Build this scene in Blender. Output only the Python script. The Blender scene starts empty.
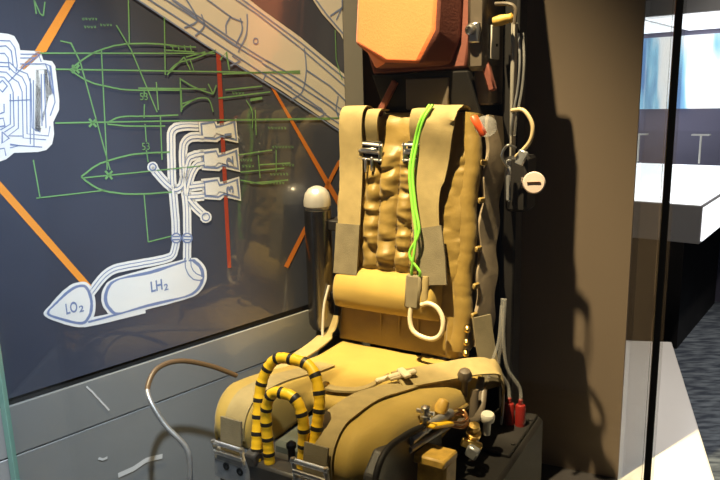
import bpy, math, random
from mathutils import Vector, Matrix, noise
random.seed(7)
SC = bpy.context.scene
COL = SC.collection
PI = math.pi

# ------------------------------------------------------------------ materials
def mat(name, col, rough=.6, metal=0., bump=0., bscale=60., var=0., vscale=8., emit=0., coat=0., spec=.5, weave=False, sheen=0.):
    m = bpy.data.materials.new(name); m.use_nodes = True
    nt = m.node_tree; b = nt.nodes['Principled BSDF']
    c = (*col, 1)
    b.inputs['Base Color'].default_value = c
    b.inputs['Roughness'].default_value = rough
    b.inputs['Metallic'].default_value = metal
    b.inputs['Specular IOR Level'].default_value = spec
    if coat: b.inputs['Coat Weight'].default_value = coat; b.inputs['Coat Roughness'].default_value = .04
    if sheen: b.inputs['Sheen Weight'].default_value = sheen
    if emit:
        b.inputs['Emission Color'].default_value = c; b.inputs['Emission Strength'].default_value = emit
    tc = nt.nodes.new('ShaderNodeTexCoord')
    if var:
        n = nt.nodes.new('ShaderNodeTexNoise'); n.inputs['Scale'].default_value = vscale; n.inputs['Detail'].default_value = 6
        nt.links.new(tc.outputs['Object'], n.inputs['Vector'])
        r = nt.nodes.new('ShaderNodeValToRGB')
        r.color_ramp.elements[0].position = .3; r.color_ramp.elements[1].position = .7
        r.color_ramp.elements[0].color = (*[x * (1 - var) for x in col], 1)
        r.color_ramp.elements[1].color = (*[min(1, x * (1 + var)) for x in col], 1)
        nt.links.new(n.outputs['Fac'], r.inputs['Fac']); nt.links.new(r.outputs['Color'], b.inputs['Base Color'])
    if bump:
        if weave:
            n = nt.nodes.new('ShaderNodeTexVoronoi'); n.inputs['Scale'].default_value = bscale; out = n.outputs['Distance']
        else:
            n = nt.nodes.new('ShaderNodeTexNoise'); n.inputs['Scale'].default_value = bscale; n.inputs['Detail'].default_value = 5; out = n.outputs['Fac']
        nt.links.new(tc.outputs['Object'], n.inputs['Vector'])
        bp = nt.nodes.new('ShaderNodeBump'); bp.inputs['Strength'].default_value = bump; bp.inputs['Distance'].default_value = .004
        nt.links.new(out, bp.inputs['Height']); nt.links.new(bp.outputs['Normal'], b.inputs['Normal'])
    return m

def glass_mat(name, tint, haze=0.0, fr=.9):
    m = bpy.data.materials.new(name); m.use_nodes = True
    nt = m.node_tree; nt.nodes.clear()
    o = nt.nodes.new('ShaderNodeOutputMaterial'); t = nt.nodes.new('ShaderNodeBsdfTransparent'); g = nt.nodes.new('ShaderNodeBsdfGlossy')
    t.inputs['Color'].default_value = (*tint, 1); g.inputs['Roughness'].default_value = .0
    lw = nt.nodes.new('ShaderNodeLayerWeight'); lw.inputs['Blend'].default_value = .5
    p = nt.nodes.new('ShaderNodeMath'); p.operation = 'POWER'; p.inputs[1].default_value = 5
    a = nt.nodes.new('ShaderNodeMath'); a.operation = 'MULTIPLY_ADD'; a.inputs[1].default_value = fr; a.inputs[2].default_value = .035
    mx = nt.nodes.new('ShaderNodeMixShader')
    nt.links.new(lw.outputs['Facing'], p.inputs[0]); nt.links.new(p.outputs[0], a.inputs[0]); nt.links.new(a.outputs[0], mx.inputs[0])
    nt.links.new(t.outputs[0], mx.inputs[1]); nt.links.new(g.outputs[0], mx.inputs[2])
    last = mx
    if haze:
        d = nt.nodes.new('ShaderNodeBsdfDiffuse'); d.inputs['Color'].default_value = (.8, .8, .8, 1)
        m2 = nt.nodes.new('ShaderNodeMixShader'); m2.inputs[0].default_value = haze
        nt.links.new(mx.outputs[0], m2.inputs[1]); nt.links.new(d.outputs[0], m2.inputs[2]); last = m2
    nt.links.new(last.outputs[0], o.inputs['Surface'])
    return m

M = {}
M['canvas'] = mat('khaki_canvas', (.34, .232, .046), .8, bump=.12, bscale=420, weave=True, var=.13, vscale=7, sheen=.1)
M['pack'] = mat('pack_nylon', (.225, .148, .032), .48, bump=.42, bscale=38, var=.16, vscale=11, sheen=.1)
M['webbing'] = mat('tan_webbing', (.29, .222, .095), .85, bump=.14, bscale=520, weave=True, var=.12, vscale=30)
M['webbing_grey'] = mat('grey_webbing', (.15, .125, .075), .85, bump=.15, bscale=300, weave=True, var=.15, vscale=25)
M['thread'] = mat('dark_thread', (.10, .065, .025), .8)
M['steel'] = mat('buckle_steel', (.62, .60, .57), .28, 1., bump=.06, bscale=40)
M['alloy'] = mat('worn_alloy', (.34, .35, .37), .42, .7, bump=.1, bscale=60, var=.25, vscale=20)
M['black'] = mat('black_paint', (.012, .011, .011), .6, bump=.08, bscale=80, var=.3, spec=.2)
M['dark'] = mat('dark_grey_paint', (.03, .028, .027), .45, bump=.1, bscale=60, var=.3)
M['greygreen'] = mat('grey_green_paint', (.075, .085, .075), .5, bump=.1, bscale=50, var=.25)
M['brownbox'] = mat('brown_grey_shell', (.095, .075, .055), .5, bump=.1, bscale=40, var=.2)
M['orange'] = mat('orange_cloth', (.74, .175, .045), .75, bump=.2, bscale=160, var=.08, vscale=6, sheen=.2)
M['rust'] = mat('rust_red_cloth', (.15, .04, .025), .8, bump=.2, bscale=160, var=.12, vscale=8)  # dark red; also paints shade on the orange headrest's outer facets
M['yellow'] = mat('yellow_rubber', (.83, .50, .015), .45, bump=.08, bscale=120)
M['blk'] = mat('black_band', (.015, .013, .011), .5)
M['green'] = mat('green_cord', (.22, .62, .06), .5, bump=.1, bscale=300)
M['beige'] = mat('beige_handle', (.62, .53, .37), .4)
M['brass'] = mat('brass', (.62, .43, .14), .3, 1., bump=.1, bscale=60)
M['copper'] = mat('copper_tube', (.66, .36, .17), .3, 1.)
M['whiteplastic'] = mat('white_plastic', (.55, .52, .46), .35)
M['pinkwhite'] = mat('off_white_cap', (.46, .38, .35), .5)
M['redplug'] = mat('red_plug', (.14, .010, .008), .35)
M['redtag'] = mat('red_pull_tag', (.60, .08, .02), .4)
M['rail'] = mat('rail_grey', (.40, .38, .34), .4, .5)
M['clear'] = glass_mat('clear_plastic', (.86, .86, .86), haze=.14)
M['sheath'] = mat('grey_sheath', (.25, .20, .14), .55, bump=.3, bscale=30, var=.2, vscale=20)
M['bottle'] = mat('bottle_steel', (.20, .19, .185), .27, 1., bump=.05, bscale=40)
M['cap'] = mat('bright_cap_metal', (.62, .60, .57), .3, .6)
M['hose'] = mat('tan_hose', (.45, .35, .2), .4)
M['wood'] = mat('ochre_block', (.42, .26, .05), .5, bump=.3, bscale=40, var=.3, vscale=40)
M['brownhose'] = mat('brown_hose', (.10, .06, .03), .35, coat=.3)
# setting
M['panel'] = mat('navy_panel', (.050, .058, .088), .32, spec=.5, coat=1., var=.15, vscale=2)
M['plinthgrey'] = mat('grey_lacquer', (.20, .205, .205), .4, coat=.6, var=.06, vscale=3)
M['gap'] = mat('shadow_gap', (.01, .01, .01), .8)
M['wallpaint'] = mat('brown_wall_paint', (.095, .070, .050), .85, bump=.05, bscale=120, var=.04, vscale=2)
M['greypaint'] = mat('grey_trim_paint', (.23, .225, .21), .6, bump=.05, bscale=80)
M['blackfloor'] = mat('black_gloss_floor', (.03, .028, .03), .18, var=.2, vscale=3)
M['whitelam'] = mat('white_laminate', (.78, .76, .72), .22, var=.03, vscale=2)
M['darkwall'] = mat('dark_gallery_paint', (.006, .006, .008), .9)
M['seal'] = mat('black_seal', (.008, .008, .009), .5)
M['glass'] = glass_mat('case_glass', (.985, .99, .985))
M['glass_side'] = glass_mat('case_side_glass', (.96, .965, .96), fr=.22)
M['glassedge'] = mat('green_glass_edge', (.16, .30, .25), .15, coat=.5)
# art inks
M['white'] = mat('white_ink', (.74, .76, .78), .45, coat=1., var=.04, vscale=6)
M['white_warm'] = mat('warm_white_ink', (.58, .56, .52), .45, coat=1., var=.04, vscale=6)  # same white, toned for the warmer, dimmer light at the panel's right
M['blue'] = mat('blue_ink', (.17, .23, .43), .45, coat=1.)
M['greenink'] = mat('green_ink', (.15, .33, .14), .45, coat=1.)
M['orangeink'] = mat('orange_ink', (.80, .30, .045), .45, coat=1.)
M['orange_dark'] = mat('deep_orange_ink', (.55, .17, .025), .45, coat=1.)
M['redink'] = mat('red_ink', (.33, .045, .025), .45, coat=1.)
M['scuff'] = mat('scuff_grey', (.24, .245, .26), .7)
M['scuff_pale'] = mat('scuff_pale', (.58, .58, .58), .7)  # pale colour for reflections painted as streaks
M['panel_dark'] = M['panel']

def carpet_mat():
    m = mat('blue_grey_carpet', (.09, .12, .155), .95)
    nt = m.node_tree; b = nt.nodes['Principled BSDF']
    tc = nt.nodes.new('ShaderNodeTexCoord'); mp = nt.nodes.new('ShaderNodeMapping'); mp.inputs['Scale'].default_value = (9, 34, 1); mp.inputs['Rotation'].default_value = (0, 0, .35)
    n = nt.nodes.new('ShaderNodeTexNoise'); n.inputs['Scale'].default_value = 1.2; n.inputs['Detail'].default_value = 8
    r = nt.nodes.new('ShaderNodeValToRGB'); r.color_ramp.elements[0].position = .38; r.color_ramp.elements[1].position = .66
    r.color_ramp.elements[0].color = (.03, .04, .06, 1); r.color_ramp.elements[1].color = (.15, .18, .21, 1)
    nt.links.new(tc.outputs['Object'], mp.inputs[0]); nt.links.new(mp.outputs[0], n.inputs['Vector'])
    nt.links.new(n.outputs['Fac'], r.inputs[0]); nt.links.new(r.outputs[0], b.inputs['Base Color'])
    return m
M['carpet'] = carpet_mat()

def screen_mat(name, strength, seed, scale):
    m = bpy.data.materials.new(name); m.use_nodes = True; nt = m.node_tree; b = nt.nodes['Principled BSDF']
    tc = nt.nodes.new('ShaderNodeTexCoord'); mp = nt.nodes.new('ShaderNodeMapping'); mp.inputs['Location'].default_value = (seed, seed * .7, seed * .3); mp.inputs['Scale'].default_value = scale
    n = nt.nodes.new('ShaderNodeTexNoise'); n.inputs['Scale'].default_value = 1.; n.inputs['Detail'].default_value = 3
    r = nt.nodes.new('ShaderNodeValToRGB'); cr = r.color_ramp
    cr.elements[0].position = .36; cr.elements[0].color = (.10, .24, .50, 1)
    cr.elements[1].position = .62; cr.elements[1].color = (.98, .98, .95, 1)
    e = cr.elements.new(.46); e.color = (.28, .62, .85, 1); e = cr.elements.new(.53); e.color = (.85, .93, .97, 1)
    nt.links.new(tc.outputs['Object'], mp.inputs[0]); nt.links.new(mp.outputs[0], n.inputs['Vector']); nt.links.new(n.outputs['Fac'], r.inputs[0])
    nt.links.new(r.outputs[0], b.inputs['Emission Color']); b.inputs['Emission Strength'].default_value = strength
    b.inputs['Base Color'].default_value = (.02, .02, .02, 1)
    return m
M['screen'] = screen_mat('lit_screen', 1.25, 3.4, (6.5, 5, 1.1))
M['lightwhite'] = mat('lit_white_panel', (.93, .96, 1.), .4, emit=1.3)
M['lightblue'] = mat('lit_blue_panel', (.25, .36, .75), .4, emit=.7)
M['hood'] = mat('hood_white', (.5, .5, .5), .5, emit=.0)
M['casegrey'] = mat('showcase_grey', (.16, .16, .165), .5)
M['purple'] = mat('showcase_back_grey', (.14, .13, .19), .6)

# ------------------------------------------------------------------ mesh builder
class MB:
    def __init__(s): s.v = []; s.f = []; s.mi = []
    def add(s, vs, fs, mi=0):
        o = len(s.v); s.v += [tuple(v) for v in vs]
        for i, f in enumerate(fs):
            s.f.append(tuple(o + k for k in f)); s.mi.append(mi[i] if isinstance(mi, list) else mi)
        return s
    def box(s, c, d, rot=None, mi=0, bev=0.0):
        c = Vector(c); hx, hy, hz = d[0] / 2, d[1] / 2, d[2] / 2
        R = rot if rot is not None else Matrix.Identity(3)
        b = min(bev, hx * .9, hy * .9, hz * .9)
        if b <= 0:
            vs = [c + R @ Vector((x * hx, y * hy, z * hz)) for z in (-1, 1) for y in (-1, 1) for x in (-1, 1)]
            return s.add(vs, [(0, 2, 3, 1), (4, 5, 7, 6), (0, 1, 5, 4), (2, 6, 7, 3), (0, 4, 6, 2), (1, 3, 7, 5)], mi)
        # chamfered box: 24 verts
        vs = []; idx = {}
        for sx in (-1, 1):
            for sy in (-1, 1):
                for sz in (-1, 1):
                    for ax in range(3):
                        p = [sx * (hx - b), sy * (hy - b), sz * (hz - b)]
                        p[ax] = (sx * hx, sy * hy, sz * hz)[ax]
                        idx[(sx, sy, sz, ax)] = len(vs); vs.append(c + R @ Vector(p))
        fs = []
        for ax in range(3):
            o = [a for a in range(3) if a != ax]
            for sg in (-1, 1):
                q = []
                for (a, bb) in ((-1, -1), (1, -1), (1, 1), (-1, 1)):
                    k = [0, 0, 0]; k[ax] = sg; k[o[0]] = a; k[o[1]] = bb
                    q.append(idx[(*k, ax)])
                fs.append(tuple(q))
            for a in (-1, 1):
                for bb in (-1, 1):
                    k0 = [0, 0, 0]; k0[ax] = -1; k0[o[0]] = a; k0[o[1]] = bb
                    k1 = list(k0); k1[ax] = 1
                    fs.append((idx[(*k0, o[0])], idx[(*k1, o[0])], idx[(*k1, o[1])], idx[(*k0, o[1])]))
        for sx in (-1, 1):
            for sy in (-1, 1):
                for sz in (-1, 1): fs.append(tuple(idx[(sx, sy, sz, a)] for a in range(3)))
        return s.add(vs, fs, mi)
    def tube(s, pts, r, n=10, closed=False, mi=0, mif=None, squash=1.):
        pts = [Vector(p) for p in pts]; m = len(pts)
        rr = r if isinstance(r, (list, tuple)) else [r] * m
        vs = []; prev = None
        for i, p in enumerate(pts):
            a = pts[(i - 1) % m] if closed else pts[max(0, i - 1)]
            b = pts[(i + 1) % m] if closed else pts[min(m - 1, i + 1)]
            t = (b - a)
            if t.length < 1e-9: t = Vector((0, 0, 1))
            t.normalize()
            if prev is None:
                u = t.orthogonal().normalized()
            else:
                u = prev - t * prev.dot(t)
                u = u.normalized() if u.length > 1e-6 else t.orthogonal().normalized()
            prev = u; w = t.cross(u)
            for k in range(n):
                an = 2 * PI * k / n
                vs.append(p + (u * math.cos(an) + w * math.sin(an) * squash) * rr[i])
        fs = []; ml = []
        for i in range(m if closed else m - 1):
            j = (i + 1) % m
            for k in range(n):
                fs.append((i * n + k, i * n + (k + 1) % n, j * n + (k + 1) % n, j * n + k)); ml.append(mif(i) if mif else mi)
        if not closed:
            fs.append(tuple(range(n - 1, -1, -1))); ml.append(mif(0) if mif else mi)
            fs.append(tuple((m - 1) * n + k for k in range(n))); ml.append(mif(m - 2) if mif else mi)
        return s.add(vs, fs, ml)
    def lathe(s, prof, o, ax=(0, 0, 1), n=20, mi=0):
        ax = Vector(ax).normalized(); u = ax.orthogonal().normalized(); w = ax.cross(u); o = Vector(o)
        vs = []
        for (r, h) in prof:
            for k in range(n):
                a = 2 * PI * k / n; vs.append(o + ax * h + (u * math.cos(a) + w * math.sin(a)) * max(r, 1e-4))
        fs = []
        for i in range(len(prof) - 1):
            for k in range(n): fs.append((i * n + k, i * n + (k + 1) % n, (i + 1) * n + (k + 1) % n, (i + 1) * n + k))
        fs.append(tuple(range(n - 1, -1, -1))); fs.append(tuple((len(prof) - 1) * n + k for k in range(n)))
        return s.add(vs, fs, mi)
    def ribbon(s, pts, nrm, w, t=.004, mi=0):
        pts = [Vector(p) for p in pts]; m = len(pts); vs = []
        for i, p in enumerate(pts):
            tg = (pts[min(m - 1, i + 1)] - pts[max(0, i - 1)]).normalized()
            nn = Vector(nrm[i] if isinstance(nrm, list) else nrm)
            side = tg.cross(nn).normalized(); nn = side.cross(tg).normalized()
            ww = (w[i] if isinstance(w, list) else w) / 2
            for k in range(7):
                q = -1 + k / 3
                vs.append(p + side * ww * q + nn * (t / 2 - .12 * t * abs(q) ** 4))
            for k in range(7):
                q = 1 - k / 3
                vs.append(p + side * ww * q - nn * t / 2)
        n = 14; fs = []
        for i in range(m - 1):
            for k in range(n): fs.append((i * n + k, i * n + (k + 1) % n, (i + 1) * n + (k + 1) % n, (i + 1) * n + k))
        fs.append(tuple(range(n - 1, -1, -1))); fs.append(tuple((m - 1) * n + k for k in range(n)))
        return s.add(vs, fs, mi)
    def prism(s, poly, z0, z1, mi=0):
        n = len(poly); vs = [(x, y, z0) for x, y in poly] + [(x, y, z1) for x, y in poly]
        fs = [tuple(range(n - 1, -1, -1)), tuple(range(n, 2 * n))] + [(i, (i + 1) % n, n + (i + 1) % n, n + i) for i in range(n)]
        return s.add(vs, fs, mi)
    def loft(s, rings, mi=0, cap=True):
        n = len(rings[0]); vs = [p for r in rings for p in r]; fs = []
        for i in range(len(rings) - 1):
            for k in range(n): fs.append((i * n + k, i * n + (k + 1) % n, (i + 1) * n + (k + 1) % n, (i + 1) * n + k))
        if cap:
            fs.append(tuple(range(n - 1, -1, -1))); fs.append(tuple((len(rings) - 1) * n + k for k in range(n)))
        return s.add(vs, fs, mi)
    def build(s, name, mats, parent=None, smooth=True, bevel=0, ang=40, sub=0):
        me = bpy.data.meshes.new(name); me.from_pydata(s.v, [], s.f)
        for m in (mats if isinstance(mats, (list, tuple)) else [mats]): me.materials.append(m)
        me.polygons.foreach_set('material_index', s.mi)
        import bmesh
        bm = bmesh.new(); bm.from_mesh(me); bmesh.ops.recalc_face_normals(bm, faces=bm.faces); bm.to_mesh(me); bm.free()
        if smooth:
            me.shade_smooth()
            try: me.set_sharp_from_angle(angle=math.radians(ang))
            except Exception: pass
        me.update()
        o = bpy.data.objects.new(name, me); COL.objects.link(o)
        if parent: o.parent = parent
        if bevel:
            b = o.modifiers.new('b', 'BEVEL'); b.width = bevel; b.segments = 2; b.limit_method = 'ANGLE'
        if sub:
            q = o.modifiers.new('s', 'SUBSURF'); q.levels = q.render_levels = sub
        return o

def cr(pts, n=8, closed=False):
    P = [Vector(p) for p in pts]; m = len(P); r = []
    for i in range(m if closed else m - 1):
        g = (lambda k: P[k % m]) if closed else (lambda k: P[max(0, min(m - 1, k))])
        a, b, c, d = g(i - 1), g(i), g(i + 1), g(i + 2)
        for j in range(n):
            t = j / n
            r.append(.5 * ((2 * b) + (c - a) * t + (2 * a - 5 * b + 4 * c - d) * t * t + (3 * b - a - 3 * c + d) * t ** 3))
    if not closed: r.append(P[-1])
    return r
def sst(a, b, x):
    t = max(0, min(1, (x - a) / (b - a))); return t * t * (3 - 2 * t)
def thing(name, label, cat, loc=(0, 0, 0), rz=0, group=None):
    o = bpy.data.objects.new(name, None); COL.objects.link(o); o.location = loc; o.rotation_euler = (0, 0, rz); o.empty_display_size = .05
    return tag(o, label, cat, group)
def tag(o, label, cat, group=None):
    o['label'] = label; o['category'] = cat
    if group: o['group'] = group
    return o
def struct(o): o['kind'] = 'structure'; return o
def rotm(x=0, y=0, z=0):
    return (Matrix.Rotation(z, 3, 'Z') @ Matrix.Rotation(y, 3, 'Y') @ Matrix.Rotation(x, 3, 'X'))

# ------------------------------------------------------------------ camera
cam = bpy.data.cameras.new('camera'); co = bpy.data.objects.new('camera', cam); COL.objects.link(co)
cam.sensor_width = 36; cam.lens = 36 * 671 / 720; cam.clip_start = .05
co.matrix_world = Matrix.Translation((0, 0, 1.25)) @ Matrix.Rotation(math.radians(78), 4, 'X') @ Matrix.Rotation(math.radians(-1.6), 4, 'Z')
SC.camera = co

# ------------------------------------------------------------------ setting
PA = Vector((-.79, 1.37, 0)); PD = Vector((.697, .717, 0)).normalized(); PN = Vector((PD.y, -PD.x, 0))
PEND = 1.085
GA = Vector((-.79, 1.37)); GB = Vector((.44, .95)); GC = Vector((.82, 1.98)); WL = Vector((.005, 2.37))
pe = PA + PD * PEND
o = MB().prism([(-6, -1), (7, -1), (7, 7.5), (-6, 7.5)], -.25, -.15).build('floor', M['carpet']); struct(o)
o = MB().prism([(-6, 6.5), (7, 6.5), (7, 6.6), (-6, 6.6)], -.15, 4).build('wall_back', M['darkwall']); struct(o)
# brown wall at the back of the case
wd = (GC - WL).normalized(); wn = Vector((-wd.y, wd.x))
o = MB().prism([WL, GC, GC + wn * .04, WL + wn * .04], 0, 2.7).build('wall_rear', M['wallpaint']); struct(o)
rd = (WL - Vector((pe.x, pe.y))).normalized(); rn = Vector((-rd.y, rd.x))
p0 = Vector((pe.x, pe.y))
p1 = p0 + PD.xy * .082
o = MB().prism([p0, p1, Vector((p1.x + .004, 2.36)), Vector((p0.x - .03, 2.36))], 0, 2.7).build('trim_1', M['greypaint'], smooth=False); struct(o)
# plinth under the case and its dark deck
PLI = [(-1.6, 1.62), (.52, .72), (.775, .93), (1.56, 3.2), (.9, 3.32), (.4, 3.0), (-.4, 2.9)]
o = MB().prism(PLI, -.15, 0).build('white_plinth', M['whitelam'], bevel=.006, smooth=False)
tag(o, 'low white plinth running along the glass side of the case, blue carpet beside it', 'plinth')
deck = [PA.xy + PN.xy * .005, GB, GC, WL, p1 + PN.xy * .002, p0 + PN.xy * .002]
o = MB().prism(deck, 0, .008).build('floor.001', M['blackfloor'], smooth=False); struct(o)

# ---- graphic panel, base panel and its drawings
gp = thing('graphic_panel', 'navy wall panel with white rocket drawings and green line schematics, standing behind the ejection seat', 'display panel', (PA.x, PA.y, 0), math.atan2(PD.y, PD.x))
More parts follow.
